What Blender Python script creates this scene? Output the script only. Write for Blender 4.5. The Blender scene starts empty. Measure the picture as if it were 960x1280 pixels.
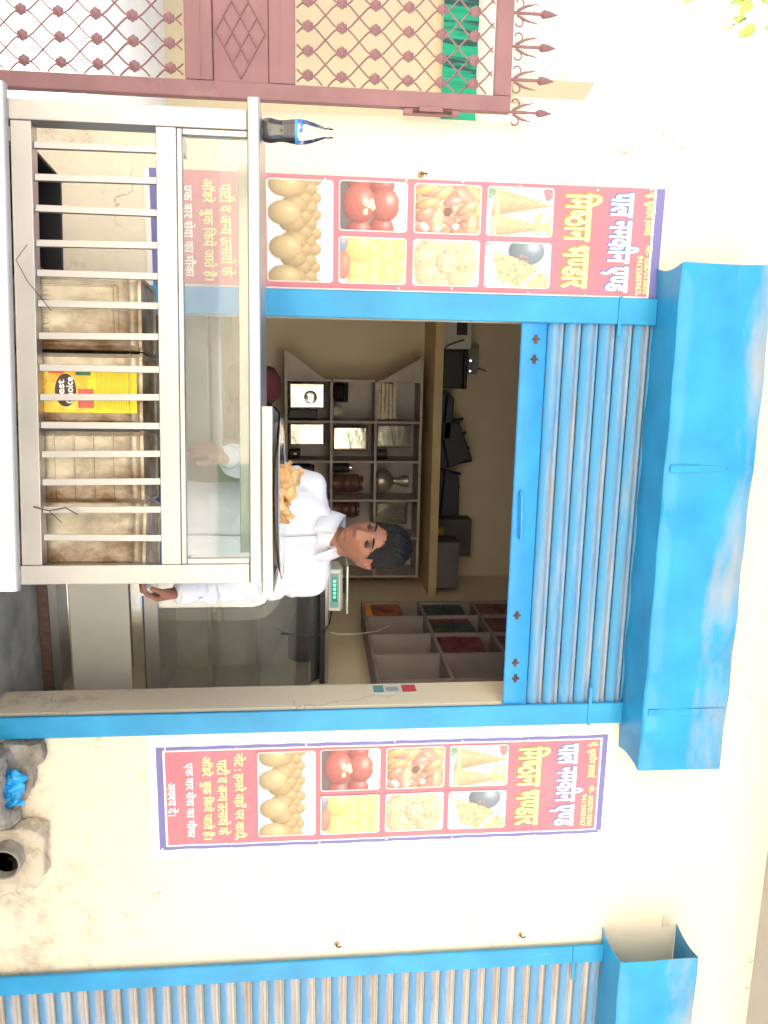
import bpy, bmesh, math, random
import numpy as np
from mathutils import Vector, Matrix, noise
R = math.radians
random.seed(7)
SC = bpy.context.scene
COL = SC.collection

# ------------------------------------------------------------------ camera
PSI, THE = R(11.0), R(5.4)                       # turned right / tilted up
fw = Vector((math.sin(PSI)*math.cos(THE), math.cos(PSI)*math.cos(THE), math.sin(THE)))
rt = Vector((math.cos(PSI), -math.sin(PSI), 0))
up = rt.cross(fw)
cam = bpy.data.cameras.new('camera')
cam.sensor_width = 36.0
cam.lens = 950/1280*36
cam.clip_start, cam.clip_end = 0.05, 500
camo = bpy.data.objects.new('camera', cam)
COL.objects.link(camo)
bx_, by_, bz_ = up, -rt, -fw                      # the phone was held on its side
camo.matrix_world = Matrix(((bx_.x, by_.x, bz_.x, 0.0), (bx_.y, by_.y, bz_.y, -2.75), (bx_.z, by_.z, bz_.z, 1.5), (0, 0, 0, 1)))
SC.camera = camo
SC.cycles.diffuse_bounces = 8
SC.cycles.max_bounces = 14

# ------------------------------------------------------------------ sky, sun, exposure
SUN_AZ, SUN_EL = R(12), R(52)
w = bpy.data.worlds.new('World'); SC.world = w; w.use_nodes = True
nt = w.node_tree
sky = nt.nodes.new('ShaderNodeTexSky'); sky.sky_type = 'NISHITA'
sky.sun_disc = False; sky.sun_elevation = SUN_EL; sky.sun_rotation = SUN_AZ
sky.air_density = 1.0; sky.dust_density = 4.0; sky.ozone_density = 0.6
nt.links.new(sky.outputs[0], nt.nodes['Background'].inputs[0])
nt.nodes['Background'].inputs[1].default_value = 0.15
sl = bpy.data.lights.new('sun', 'SUN'); sl.energy = 5.0; sl.angle = R(0.6); sl.color = (1, .95, .87)
so = bpy.data.objects.new('sun', sl); COL.objects.link(so)
sdir = Vector((math.sin(SUN_AZ)*math.cos(SUN_EL), math.cos(SUN_AZ)*math.cos(SUN_EL), math.sin(SUN_EL)))
so.rotation_euler = sdir.to_track_quat('Z', 'Y').to_euler(); so.location = (0, 6, 9)
vs = SC.view_settings
vs.view_transform = 'Standard'; vs.look = 'None'; vs.gamma = 1.0; vs.exposure = 1.72
try: vs.use_curve_mapping = False
except Exception: pass

# ------------------------------------------------------------------ helpers
def lin(c):
    return tuple((v/12.92 if v <= .04045 else ((v+.055)/1.055)**2.4) for v in c)
def s255(r, g, b): return lin((r/255, g/255, b/255))

class MB:
    def __init__(s): s.v, s.f = [], []
    def add(s, vs_, fs_):
        n = len(s.v); s.v += [tuple(p) for p in vs_]; s.f += [tuple(i+n for i in f) for f in fs_]; return s
    def box(s, x0, x1, y0, y1, z0, z1):
        return s.add([(x0,y0,z0),(x1,y0,z0),(x1,y1,z0),(x0,y1,z0),(x0,y0,z1),(x1,y0,z1),(x1,y1,z1),(x0,y1,z1)],
                     [(0,3,2,1),(4,5,6,7),(0,1,5,4),(1,2,6,5),(2,3,7,6),(3,0,4,7)])
    def cbox(s, c, sx, sy, sz, rot=None):
        m = rot or Matrix.Identity(3); c = Vector(c)
        pts = [c + m @ Vector((a*sx/2, b*sy/2, d*sz/2)) for d in (-1,1) for a, b in ((-1,-1),(1,-1),(1,1),(-1,1))]
        return s.add(pts, [(0,3,2,1),(4,5,6,7),(0,1,5,4),(1,2,6,5),(2,3,7,6),(3,0,4,7)])
    def tube(s, pts, rad, n=8, cap=True):
        pts = [Vector(p) for p in pts]; rings = []
        prev = None
        for i, p in enumerate(pts):
            t = (pts[min(i+1, len(pts)-1)] - pts[max(i-1, 0)]).normalized()
            if prev is None:
                a = Vector((0,0,1)) if abs(t.z) < .9 else Vector((1,0,0))
                prev = (a - t*a.dot(t)).normalized()
            else:
                prev = (prev - t*prev.dot(t)).normalized()
            b = t.cross(prev)
            r = rad[i] if isinstance(rad, (list, tuple)) else rad
            rings.append([p + (prev*math.cos(2*math.pi*k/n) + b*math.sin(2*math.pi*k/n))*r for k in range(n)])
        vs_ = [q for r_ in rings for q in r_]; fs_ = []
        for i in range(len(pts)-1):
            for k in range(n):
                k2 = (k+1) % n
                fs_.append((i*n+k, i*n+k2, (i+1)*n+k2, (i+1)*n+k))
        if cap:
            fs_.append(tuple(range(n-1, -1, -1))); fs_.append(tuple((len(pts)-1)*n+k for k in range(n)))
        return s.add(vs_, fs_)
    def lathe(s, prof, n=24, c=(0,0,0), m=None):
        c = Vector(c); m = m or Matrix.Identity(3)
        vs_ = [c + m @ Vector((r*math.cos(2*math.pi*k/n), r*math.sin(2*math.pi*k/n), z)) for r, z in prof for k in range(n)]
        fs_ = []
        for i in range(len(prof)-1):
            for k in range(n):
                k2 = (k+1) % n
                fs_.append((i*n+k, i*n+k2, (i+1)*n+k2, (i+1)*n+k))
        if prof[0][0] > 1e-5: fs_.append(tuple(range(n-1, -1, -1)))
        if prof[-1][0] > 1e-5: fs_.append(tuple((len(prof)-1)*n+k for k in range(n)))
        return s.add(vs_, fs_)
    def prism(s, poly, a0, a1, axis='x'):
        n = len(poly)
        def P(p, a): return (a, p[0], p[1]) if axis == 'x' else ((p[0], a, p[1]) if axis == 'y' else (p[0], p[1], a))
        vs_ = [P(p, a0) for p in poly] + [P(p, a1) for p in poly]
        fs_ = [(i, (i+1) % n, n+(i+1) % n, n+i) for i in range(n)] + [tuple(range(n-1, -1, -1)), tuple(range(n, 2*n))]
        return s.add(vs_, fs_)
    def mesh(s, name, smooth=False):
        me = bpy.data.meshes.new(name); me.from_pydata(s.v, [], s.f)
        bm = bmesh.new(); bm.from_mesh(me); bmesh.ops.recalc_face_normals(bm, faces=bm.faces); bm.to_mesh(me); bm.free()
        if smooth:
            me.polygons.foreach_set('use_smooth', [True]*len(me.polygons))
            if smooth != 'all': me.set_sharp_from_angle(angle=R(40))
        me.update(); return me
    def build(s, name, mt, parent=None, smooth=False, bevel=0.0):
        me = s.mesh(name, smooth); return link(name, me, mt, parent, bevel)

def link(name, me, mt, parent=None, bevel=0.0):
    o = bpy.data.objects.new(name, me); COL.objects.link(o)
    if mt and len(me.materials) == 0: me.materials.append(mt)
    if parent is not None: o.parent = parent
    if bevel:
        b = o.modifiers.new('bevel', 'BEVEL'); b.width = bevel; b.segments = 2; b.limit_method = 'ANGLE'
    return o
def tag(o, label, cat, group=None, kind=None):
    if label: o['label'] = label
    if cat: o['category'] = cat
    if group: o['group'] = group
    if kind: o['kind'] = kind
    return o
def thing(name, label, cat, loc=(0,0,0), rotz=0, group=None):
    o = bpy.data.objects.new(name, None); o.empty_display_size = .05; COL.objects.link(o)
    o.location = loc; o.rotation_euler = (0,0,rotz)
    return tag(o, label, cat, group)
def struct(o): o['kind'] = 'structure'; return o
def rz(a): return Matrix.Rotation(a, 3, 'Z')

# ------------------------------------------------------------------ materials
MATS = {}
def mat(name, col, rough=.6, metal=0., var=.12, scale=6., bump=0., bscale=60., col2=None, thr=(.5,.7), stretch=(1,1,1), spec=.5, emit=None, trans=0., detail=6.):
    if name in MATS: return MATS[name]
    m = bpy.data.materials.new(name); m.use_nodes = True; MATS[name] = m
    t = m.node_tree; N = t.nodes; L = t.links; b = N['Principled BSDF']
    b.inputs['Roughness'].default_value = rough; b.inputs['Metallic'].default_value = metal
    b.inputs['Specular IOR Level'].default_value = spec
    tc = N.new('ShaderNodeTexCoord'); mp = N.new('ShaderNodeMapping'); mp.inputs['Scale'].default_value = stretch
    L.new(tc.outputs['Object'], mp.inputs[0])
    nz = N.new('ShaderNodeTexNoise'); nz.inputs['Scale'].default_value = scale; nz.inputs['Detail'].default_value = detail
    L.new(mp.outputs[0], nz.inputs['Vector'])
    cr = N.new('ShaderNodeValToRGB')
    cr.color_ramp.elements[0].position = .3; cr.color_ramp.elements[1].position = .7
    cr.color_ramp.elements[0].color = (*[max(0, c*(1-var)) for c in col], 1)
    cr.color_ramp.elements[1].color = (*[min(1, c*(1+var)) for c in col], 1)
    L.new(nz.outputs['Fac'], cr.inputs[0]); out = cr.outputs[0]
    if col2:
        n2 = N.new('ShaderNodeTexNoise'); n2.inputs['Scale'].default_value = scale*.6; n2.inputs['Detail'].default_value = 9; n2.inputs['Roughness'].default_value = .68
        mp2 = N.new('ShaderNodeMapping'); mp2.inputs['Location'].default_value = (3.1, 7.7, 1.9); mp2.inputs['Scale'].default_value = stretch
        L.new(tc.outputs['Object'], mp2.inputs[0]); L.new(mp2.outputs[0], n2.inputs['Vector'])
        r2 = N.new('ShaderNodeValToRGB'); r2.color_ramp.elements[0].position = thr[0]; r2.color_ramp.elements[1].position = thr[1]
        L.new(n2.outputs['Fac'], r2.inputs[0])
        mx = N.new('ShaderNodeMix'); mx.data_type = 'RGBA'
        L.new(r2.outputs[0], mx.inputs[0]); L.new(out, mx.inputs[6]); mx.inputs[7].default_value = (*col2, 1); out = mx.outputs[2]
    L.new(out, b.inputs['Base Color'])
    if bump:
        nb = N.new('ShaderNodeTexNoise'); nb.inputs['Scale'].default_value = bscale; nb.inputs['Detail'].default_value = 5
        L.new(mp.outputs[0], nb.inputs['Vector'])
        bp = N.new('ShaderNodeBump'); bp.inputs['Strength'].default_value = bump; bp.inputs['Distance'].default_value = .01
        L.new(nb.outputs['Fac'], bp.inputs['Height']); L.new(bp.outputs[0], b.inputs['Normal'])
    if emit:
        b.inputs['Emission Color'].default_value = (*emit[:3], 1); b.inputs['Emission Strength'].default_value = emit[3]
    if trans: b.inputs['Transmission Weight'].default_value = trans
    return m

def ramp_z(t, tc, z0, z1):
    """0..1 by world height (objects using it sit at the origin)"""
    sx = t.nodes.new('ShaderNodeSeparateXYZ'); t.links.new(tc.outputs['Object'], sx.inputs[0])
    mr = t.nodes.new('ShaderNodeMapRange'); mr.inputs[1].default_value = z0; mr.inputs[2].default_value = z1
    t.links.new(sx.outputs['Z'], mr.inputs[0]); return mr.outputs[0]

def wall_mat():
    m = bpy.data.materials.new('cream_wall_paint'); m.use_nodes = True
    t = m.node_tree; N = t.nodes; L = t.links; b = N['Principled BSDF']; b.inputs['Roughness'].default_value = .85
    tc = N.new('ShaderNodeTexCoord')
    nz = N.new('ShaderNodeTexNoise'); nz.inputs['Scale'].default_value = 1.6; nz.inputs['Detail'].default_value = 7
    L.new(tc.outputs['Object'], nz.inputs['Vector'])
    cr = N.new('ShaderNodeValToRGB'); cr.color_ramp.elements[0].position = .3; cr.color_ramp.elements[1].position = .75
    cr.color_ramp.elements[0].color = (.83, .745, .575, 1); cr.color_ramp.elements[1].color = (.87, .80, .645, 1)
    L.new(nz.outputs['Fac'], cr.inputs[0])
    # splash dirt: grey-brown smudges, denser low on the wall
    n2 = N.new('ShaderNodeTexNoise'); n2.inputs['Scale'].default_value = 6; n2.inputs['Detail'].default_value = 14; n2.inputs['Roughness'].default_value = .78
    L.new(tc.outputs['Object'], n2.inputs['Vector'])
    low = ramp_z(t, tc, 1.35, .3)
    ad = N.new('ShaderNodeMath'); ad.operation = 'MULTIPLY_ADD'; ad.inputs[1].default_value = .20; L.new(low, ad.inputs[0]); L.new(n2.outputs['Fac'], ad.inputs[2])
    r2 = N.new('ShaderNodeValToRGB'); r2.color_ramp.elements[0].position = .655; r2.color_ramp.elements[1].position = .84
    L.new(ad.outputs[0], r2.inputs[0])
    mx = N.new('ShaderNodeMix'); mx.data_type = 'RGBA'; L.new(r2.outputs[0], mx.inputs[0]); L.new(cr.outputs[0], mx.inputs[6]); mx.inputs[7].default_value = (.33, .285, .235, 1)
    # brownish film of dust near the ground
    r3 = N.new('ShaderNodeMath'); r3.operation = 'MULTIPLY'; r3.inputs[1].default_value = .35; L.new(low, r3.inputs[0])
    mx2 = N.new('ShaderNodeMix'); mx2.data_type = 'RGBA'; L.new(r3.outputs[0], mx2.inputs[0]); L.new(mx.outputs[2], mx2.inputs[6]); mx2.inputs[7].default_value = (.64, .50, .38, 1)
    vo = N.new('ShaderNodeTexVoronoi'); vo.feature = 'DISTANCE_TO_EDGE'; vo.inputs['Scale'].default_value = 1.4
    dn = N.new('ShaderNodeTexNoise'); dn.inputs['Scale'].default_value = 5; dn.inputs['Detail'].default_value = 6; L.new(tc.outputs['Object'], dn.inputs['Vector'])
    dm = N.new('ShaderNodeVectorMath'); dm.operation = 'MULTIPLY_ADD'; dm.inputs[1].default_value = (.35,.35,.35); L.new(dn.outputs['Color'], dm.inputs[0]); L.new(tc.outputs['Object'], dm.inputs[2]); L.new(dm.outputs[0], vo.inputs['Vector'])
    ck = N.new('ShaderNodeMapRange'); ck.inputs[1].default_value = .004; ck.inputs[2].default_value = .0015; L.new(vo.outputs['Distance'], ck.inputs[0])
    cm = N.new('ShaderNodeMapRange'); cm.inputs[1].default_value = .52; cm.inputs[2].default_value = .62; L.new(nz.outputs['Fac'], cm.inputs[0])
    cx_ = N.new('ShaderNodeMath'); cx_.operation = 'MULTIPLY'; L.new(ck.outputs[0], cx_.inputs[0]); L.new(cm.outputs[0], cx_.inputs[1])
    mx3 = N.new('ShaderNodeMix'); mx3.data_type = 'RGBA'; L.new(cx_.outputs[0], mx3.inputs[0]); L.new(mx2.outputs[2], mx3.inputs[6]); mx3.inputs[7].default_value = (.40,.34,.27,1)
    L.new(mx3.outputs[2], b.inputs['Base Color'])
    nb = N.new('ShaderNodeTexNoise'); nb.inputs['Scale'].default_value = 22; nb.inputs['Detail'].default_value = 8
    L.new(tc.outputs['Object'], nb.inputs['Vector'])
    bp = N.new('ShaderNodeBump'); bp.inputs['Strength'].default_value = .45; bp.inputs['Distance'].default_value = .008
    L.new(nb.outputs['Fac'], bp.inputs['Height']); L.new(bp.outputs[0], b.inputs['Normal'])
    return m

def blue_mat(name, base, dust, d0, d1, stretch, scale, rough=.42, zr=None):
    """enamel paint with rubbed, dusty patches"""
    m = bpy.data.materials.new(name); m.use_nodes = True
    t = m.node_tree; N = t.nodes; L = t.links; b = N['Principled BSDF']
    tc = N.new('ShaderNodeTexCoord'); mp = N.new('ShaderNodeMapping'); mp.inputs['Scale'].default_value = stretch
    L.new(tc.outputs['Object'], mp.inputs[0])
    nz = N.new('ShaderNodeTexNoise'); nz.inputs['Scale'].default_value = scale; nz.inputs['Detail'].default_value = 9; nz.inputs['Roughness'].default_value = .66
    L.new(mp.outputs[0], nz.inputs['Vector'])
    r = N.new('ShaderNodeValToRGB'); r.color_ramp.elements[0].position = d0; r.color_ramp.elements[1].position = d1
    if zr:
        lo = ramp_z(t, tc, zr[0], zr[1]); ad = N.new('ShaderNodeMath'); ad.operation = 'MULTIPLY_ADD'; ad.inputs[1].default_value = zr[2]
        L.new(lo, ad.inputs[0]); L.new(nz.outputs['Fac'], ad.inputs[2]); L.new(ad.outputs[0], r.inputs[0])
    else: L.new(nz.outputs['Fac'], r.inputs[0])
    n2 = N.new('ShaderNodeTexNoise'); n2.inputs['Scale'].default_value = 5; n2.inputs['Detail'].default_value = 5
    L.new(tc.outputs['Object'], n2.inputs['Vector'])
    c = N.new('ShaderNodeValToRGB'); c.color_ramp.elements[0].position = .3; c.color_ramp.elements[1].position = .7
    c.color_ramp.elements[0].color = (*[v*.85 for v in base], 1); c.color_ramp.elements[1].color = (*[min(1, v*1.12+.006) for v in base], 1)
    L.new(n2.outputs['Fac'], c.inputs[0])
    mx = N.new('ShaderNodeMix'); mx.data_type = 'RGBA'
    L.new(r.outputs[0], mx.inputs[0]); L.new(c.outputs[0], mx.inputs[6]); mx.inputs[7].default_value = (*dust, 1)
    L.new(mx.outputs[2], b.inputs['Base Color'])
    rr = N.new('ShaderNodeMapRange'); rr.inputs[3].default_value = rough; rr.inputs[4].default_value = .85
    L.new(r.outputs[0], rr.inputs[0]); L.new(rr.outputs[0], b.inputs['Roughness'])
    nb = N.new('ShaderNodeTexNoise'); nb.inputs['Scale'].default_value = 14; L.new(tc.outputs['Object'], nb.inputs['Vector'])
    bp = N.new('ShaderNodeBump'); bp.inputs['Strength'].default_value = .12; bp.inputs['Distance'].default_value = .01
    L.new(nb.outputs['Fac'], bp.inputs['Height']); L.new(bp.outputs[0], b.inputs['Normal'])
    return m

def attr_mat(name, rough=.5, spec=.4, bump=0., bscale=80.):
    m = bpy.data.materials.new(name); m.use_nodes = True
    t = m.node_tree; b = t.nodes['Principled BSDF']; b.inputs['Roughness'].default_value = rough; b.inputs['Specular IOR Level'].default_value = spec
    a = t.nodes.new('ShaderNodeAttribute'); a.attribute_name = 'Col'; t.links.new(a.outputs['Color'], b.inputs['Base Color'])
    if bump:
        nb = t.nodes.new('ShaderNodeTexNoise'); nb.inputs['Scale'].default_value = bscale
        bp = t.nodes.new('ShaderNodeBump'); bp.inputs['Strength'].default_value = bump; bp.inputs['Distance'].default_value = .005
        t.links.new(nb.outputs['Fac'], bp.inputs['Height']); t.links.new(bp.outputs[0], b.inputs['Normal'])
    return m

def glass_mat(name, tint=(.93,.97,.95), refl=.12, haze=.07, hazecol=(.75,.74,.70)):
    m = bpy.data.materials.new(name); m.use_nodes = True
    t = m.node_tree; N = t.nodes; L = t.links; N.remove(N['Principled BSDF']); out = N['Material Output']
    tr = N.new('ShaderNodeBsdfTransparent'); tr.inputs[0].default_value = (*tint, 1)
    gl = N.new('ShaderNodeBsdfGlossy'); gl.inputs['Roughness'].default_value = .03
    df = N.new('ShaderNodeBsdfDiffuse'); df.inputs[0].default_value = (*hazecol, 1)
    tc = N.new('ShaderNodeTexCoord'); nz = N.new('ShaderNodeTexNoise'); nz.inputs['Scale'].default_value = 9; nz.inputs['Detail'].default_value = 9
    L.new(tc.outputs['Object'], nz.inputs['Vector'])
    mr = N.new('ShaderNodeMapRange'); mr.inputs[1].default_value = .35; mr.inputs[2].default_value = .75; mr.inputs[3].default_value = haze*.5; mr.inputs[4].default_value = haze*1.7
    L.new(nz.outputs['Fac'], mr.inputs[0])
    m1 = N.new('ShaderNodeMixShader'); L.new(mr.outputs[0], m1.inputs[0]); L.new(tr.outputs[0], m1.inputs[1]); L.new(df.outputs[0], m1.inputs[2])
    fr = N.new('ShaderNodeFresnel'); fr.inputs[0].default_value = 1.5
    ad = N.new('ShaderNodeMath'); ad.operation = 'ADD'; ad.inputs[1].default_value = refl*.4; L.new(fr.outputs[0], ad.inputs[0])
    m2 = N.new('ShaderNodeMixShader'); L.new(ad.outputs[0], m2.inputs[0]); L.new(m1.outputs[0], m2.inputs[1]); L.new(gl.outputs[0], m2.inputs[2])
    L.new(m2.outputs[0], out.inputs[0]); return m

WALL = wall_mat()
BLUE = (.015, .285, .58)
HOOD = blue_mat('blue_hood_paint', BLUE, (.37,.36,.36), .62, .98, (.5, 1, 2.0), 4.0, .40, (2.90, 3.03, .24))
RAIL = blue_mat('blue_rail_paint', BLUE, (.42,.40,.38), .66, .86, (6, 1, 1), 3)
INNER = mat('tan_interior_plaster', (.74,.65,.51), .9, var=.08, scale=2, bump=.1, col2=(.62,.53,.40), thr=(.55,.8))
CEMENT = mat('cement', (.29,.265,.235), .95, var=.25, scale=14, bump=.6, bscale=45, col2=(.16,.13,.10), thr=(.5,.75))
PALECEM = mat('pale_cement', (.55,.48,.38), .95, var=.2, scale=14, bump=.5, bscale=45, col2=(.25,.20,.15), thr=(.55,.75))
FLOORM = mat('dark_cement_floor', (.30,.305,.29), .8, var=.3, scale=7, bump=.2)
STEEL = mat('brushed_steel', (.44,.43,.425), .33, .8, var=.16, scale=2, bump=.03, bscale=12, col2=(.66,.57,.46), thr=(.60,.9))
STEEL2 = mat('steel_sheet', (.46,.45,.44), .34, .7, var=.08, scale=3, bump=.08, bscale=6, col2=(.50,.44,.36), thr=(.62,.85))
MIRROR = mat('polished_steel', (.85,.84,.80), .16, 1.0, var=.05, scale=4, bump=.12, bscale=8)
DARKMET = mat('dark_iron', (.035,.035,.038), .5, .3, var=.2)
BLACKP = mat('black_plastic', (.018,.018,.02), .45, var=.2)
GLASS = glass_mat('counter_glass', tint=(.88,.91,.90), refl=.05, haze=.05, hazecol=(.55,.54,.52))
GLASS2 = glass_mat('case_glass', tint=(.94,.97,.96), refl=.50, haze=.10, hazecol=(.75,.77,.76))
PRINT = attr_mat('vinyl_print', .45)
def flat(name, c, rough=.5, var=.04, metal=0.): return mat(name, c, rough, metal, var, 5, **(dict(bump=.55, bscale=3.5) if name.startswith('print_') else {}))
VRED = flat('print_red', (.60,.175,.225), var=.08); VPUR = flat('print_purple', (.17,.16,.42)); VWHITE = flat('print_white', (.84,.83,.82))
VYEL = flat('print_yellow', (.86,.80,.34)); VNAVY = flat('print_navy', (.10,.17,.42)); VOLIVE = flat('print_olive', (.28,.26,.05))

# ------------------------------------------------------------------ ground and floors
g = struct(MB().box(-40, 40, -40, 40, -.3, 0).build('street', mat('dusty_street', (.44,.40,.34), .95, var=.15, scale=1.5, bump=.3, bscale=30)))
struct(MB().box(-.6, 1.55, .0, 2.7, .001, .29).build('shop_floor', FLOORM))
struct(MB().box(-8, -.83, .25, 7, .001, .06).build('courtyard_floor', mat('pale_marble', (.70,.69,.64), .35, var=.05, scale=2, col2=(.55,.57,.52), thr=(.5,.62), stretch=(1,.4,1))))
sill = struct(MB().box(-.16, 1.31, -.14, -.001, .001, .27).build('door_step', CEMENT, bevel=.01))

# ------------------------------------------------------------------ the shop building
bld = thing('shop_building', 'cream painted shop building with an open shutter doorway', 'building')
W = MB()
W.box(-.82, -.165, 0, .2, 0, 3.44)
W.box(-.165, 1.30, .0, .2, 2.80, 3.44)
W.box(1.325, 2.47, 0, .2, 0, 3.44)
W.box(1.30, 1.325, .004, .2, .0, 2.80)
W.box(1.30, 1.325, .0, .2, 2.80, 3.44)
W.box(2.47, 4.3, .0, .2, 2.80, 3.44)
W.box(4.3, 6, 0, .2, 0, 3.44)
W.build('front_wall', WALL, bld)
MB().box(-.82, -.62, .2, 2.9, 0, 3.44).build('side_wall', WALL, bld)
MB().box(-.62, 1.55, 2.7, 2.9, 0, 3.44).build('back_wall', INNER, bld)
MB().box(1.55, 1.75, .2, 2.9, 0, 3.44).build('partition_wall', INNER, bld)
MB().box(-.619, -.605, .2, 2.7, .29, 3.439).build('inner_wall_lining', INNER, bld)
MB().box(1.75, 6, 2.7, 2.9, 0, 3.44).build('back_wall', WALL, bld)
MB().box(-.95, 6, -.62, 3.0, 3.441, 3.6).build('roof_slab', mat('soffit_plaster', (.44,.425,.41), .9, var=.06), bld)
MB().box(-.604, 1.549, 2.2, 2.7, 2.29, 2.345).build('loft_shelf', mat('loft_edge_paint', (.60,.46,.27), .85, var=.1), bld)

# ------------------------------------------------------------------ rolling shutters
def slat_mesh(x0, x1, pitch=.064, amp=.014):
    prof = []
    for i in range(11):
        t = i/10; prof.append((-.001 - amp*math.sin(math.pi*t)**.8, pitch*.70*t))
    for i in range(1, 7):
        t = i/6; prof.append((-.001 - amp*.5*math.sin(math.pi*t)**.7, pitch*(.70+.24*t)))
    prof.append((.006, pitch*.945))
    back = [(y+.0016, z) for y, z in reversed(prof)]
    mb = MB(); mb.prism(prof + [(p[0]+.004, p[1]) for p in ()] + back, x0, x1, 'x')
    return mb.mesh('slat', True)
def hood_mesh(x0, x1):
    """sheet-metal box round the rolled shutter: bottom, front and top plates, ends open and cut hollow"""
    prof = [(-.004,2.736)] + [(-.004-.196*i/6, 2.736) for i in range(1,6)] + [(-.196,2.738),(-.2,2.743)] + \
           [(-.2, 2.743+.312*i/6) for i in range(1,7)] + [(-.195,3.062)] + [(-.195+.19*i/6, 3.062) for i in range(1,7)]
    inn = []
    for i, (y, z) in enumerate(prof):
        a = Vector(prof[max(i-1,0)]); b = Vector(prof[min(i+1,len(prof)-1)]); d = (b-a).normalized()
        nrm = Vector((d.y, -d.x))
        inn.append((y+nrm.x*-.0025, z+nrm.y*-.0025))
    def ends(y, z):
        tt = (y+.2)/.196; return .018*math.sin(math.pi*min(1, max(0, tt))) + .004*math.sin((z-2.736)*9)
    vs_, fs_ = [], []
    segs = 24; n = len(prof)
    for lay in (prof, inn):
        for k in range(segs+1):
            f = k/segs
            for (y, z) in lay:
                e = ends(y, z)
                wob = .004*math.sin(k*1.7+z*11) + .003*math.sin(k*.6+y*30) + .006*noise.noise(Vector((k*.45, z*7, x0)))
                vs_.append((x0 + e + (x1-x0-2*e)*f, y + (wob if y < -.19 else 0), z + (wob*.6 if y >= -.19 and z < 2.8 else 0)))
    off = (segs+1)*n
    for k in range(segs):
        for i in range(n-1):
            a = k*n+i; fs_.append((a, a+1, a+n+1, a+n)); fs_.append((off+a, off+a+n, off+a+n+1, off+a+1))
        fs_.append((k*n, (k+1)*n, off+(k+1)*n, off+k*n)); fs_.append((k*n+n-1, off+k*n+n-1, off+(k+1)*n+n-1, (k+1)*n+n-1))
    for k in (0, segs):
        for i in range(n-1): fs_.append((k*n+i, off+k*n+i, off+k*n+i+1, k*n+i+1))
    return MB().add(vs_, fs_).mesh('hood', True)
def rail(x0, x1, z0, z1, parent, mt=None):
    prof = [(x0,-.018),(x0,-.027),(x0+.003,-.030),(x1-.003,-.030),(x1,-.027),(x1,-.018)]
    return MB().prism(prof, z0, z1, 'z').build('guide_rail', mt or RAIL, parent, True)

def peel_mat(nm='peeling_slat_paint', gain=.42, lo_=.60, hi_=.72, blue=(.06,.25,.55), d1=(.56,.50,.43), d2=(.36,.24,.16), z0_=.016, z1_=.034):
    m = bpy.data.materials.new(nm); m.use_nodes = True
    t = m.node_tree; N = t.nodes; L = t.links; b = N['Principled BSDF']; b.inputs['Roughness'].default_value = .7
    tc = N.new('ShaderNodeTexCoord'); oi = N.new('ShaderNodeObjectInfo')
    sx = N.new('ShaderNodeSeparateXYZ'); L.new(tc.outputs['Object'], sx.inputs[0])
    ad = N.new('ShaderNodeVectorMath'); ad.operation = 'ADD'; L.new(tc.outputs['Object'], ad.inputs[0])
    cb = N.new('ShaderNodeCombineXYZ'); ml = N.new('ShaderNodeMath'); ml.operation = 'MULTIPLY'; ml.inputs[1].default_value = 17; L.new(oi.outputs['Random'], ml.inputs[0])
    L.new(ml.outputs[0], cb.inputs[1]); L.new(cb.outputs[0], ad.inputs[1])
    mp = N.new('ShaderNodeMapping'); mp.inputs['Scale'].default_value = (.35,1,4); L.new(ad.outputs[0], mp.inputs[0])
    nz = N.new('ShaderNodeTexNoise'); nz.inputs['Scale'].default_value = 9; nz.inputs['Detail'].default_value = 9; nz.inputs['Roughness'].default_value = .7
    L.new(mp.outputs[0], nz.inputs['Vector'])
    # dust lies on the upper side and the rolled edge of every slat
    mr = N.new('ShaderNodeMapRange'); mr.inputs[1].default_value = z0_; mr.inputs[2].default_value = z1_; L.new(sx.outputs['Z'], mr.inputs[0])
    a2 = N.new('ShaderNodeMath'); a2.operation = 'MULTIPLY_ADD'; a2.inputs[1].default_value = gain; L.new(mr.outputs[0], a2.inputs[0]); L.new(nz.outputs['Fac'], a2.inputs[2])
    r = N.new('ShaderNodeValToRGB'); r.color_ramp.elements[0].position = lo_; r.color_ramp.elements[1].position = hi_; L.new(a2.outputs[0], r.inputs[0])
    n2 = N.new('ShaderNodeTexNoise'); n2.inputs['Scale'].default_value = 3; n2.inputs['Detail'].default_value = 8; L.new(ad.outputs[0], n2.inputs['Vector'])
    c2 = N.new('ShaderNodeValToRGB'); c2.color_ramp.elements[0].position = .42; c2.color_ramp.elements[1].position = .72
    c2.color_ramp.elements[0].color = (*d1,1); c2.color_ramp.elements[1].color = (*d2,1); L.new(n2.outputs['Fac'], c2.inputs[0])
    mx = N.new('ShaderNodeMix'); mx.data_type = 'RGBA'; L.new(r.outputs[0], mx.inputs[0]); mx.inputs[6].default_value = (*blue,1); L.new(c2.outputs[0], mx.inputs[7])
    L.new(mx.outputs[2], b.inputs['Base Color']); return m
sh1 = thing('rolling_shutter', 'raised blue rolling shutter above the open shop doorway', 'shutter')
rail(-.250, -.158, .272, 2.735, sh1); rail(1.302, 1.389, .272, 2.735, sh1)
sm = slat_mesh(-.163, 1.307)
sm.materials.append(peel_mat('blue_slat_paint', .24, .54, 1.0, (.06,.28,.53), (.40,.40,.41), (.37,.28,.21)))
for i in range(7):
    o = link('slat', sm, None, sh1); o.location = (0, 0, 2.345 + i*.064)
bar = MB().prism([(-.001,2.250),(-.010,2.246),(-.014,2.250),(-.014,2.332),(-.010,2.340),(-.001,2.342)], -.157, 1.301).build('bottom_bar', blue_mat('blue_bar_paint', (.02,.26,.64), (.35,.27,.20), .68, .86, (3,1,1), 3), sh1, True)
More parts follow.
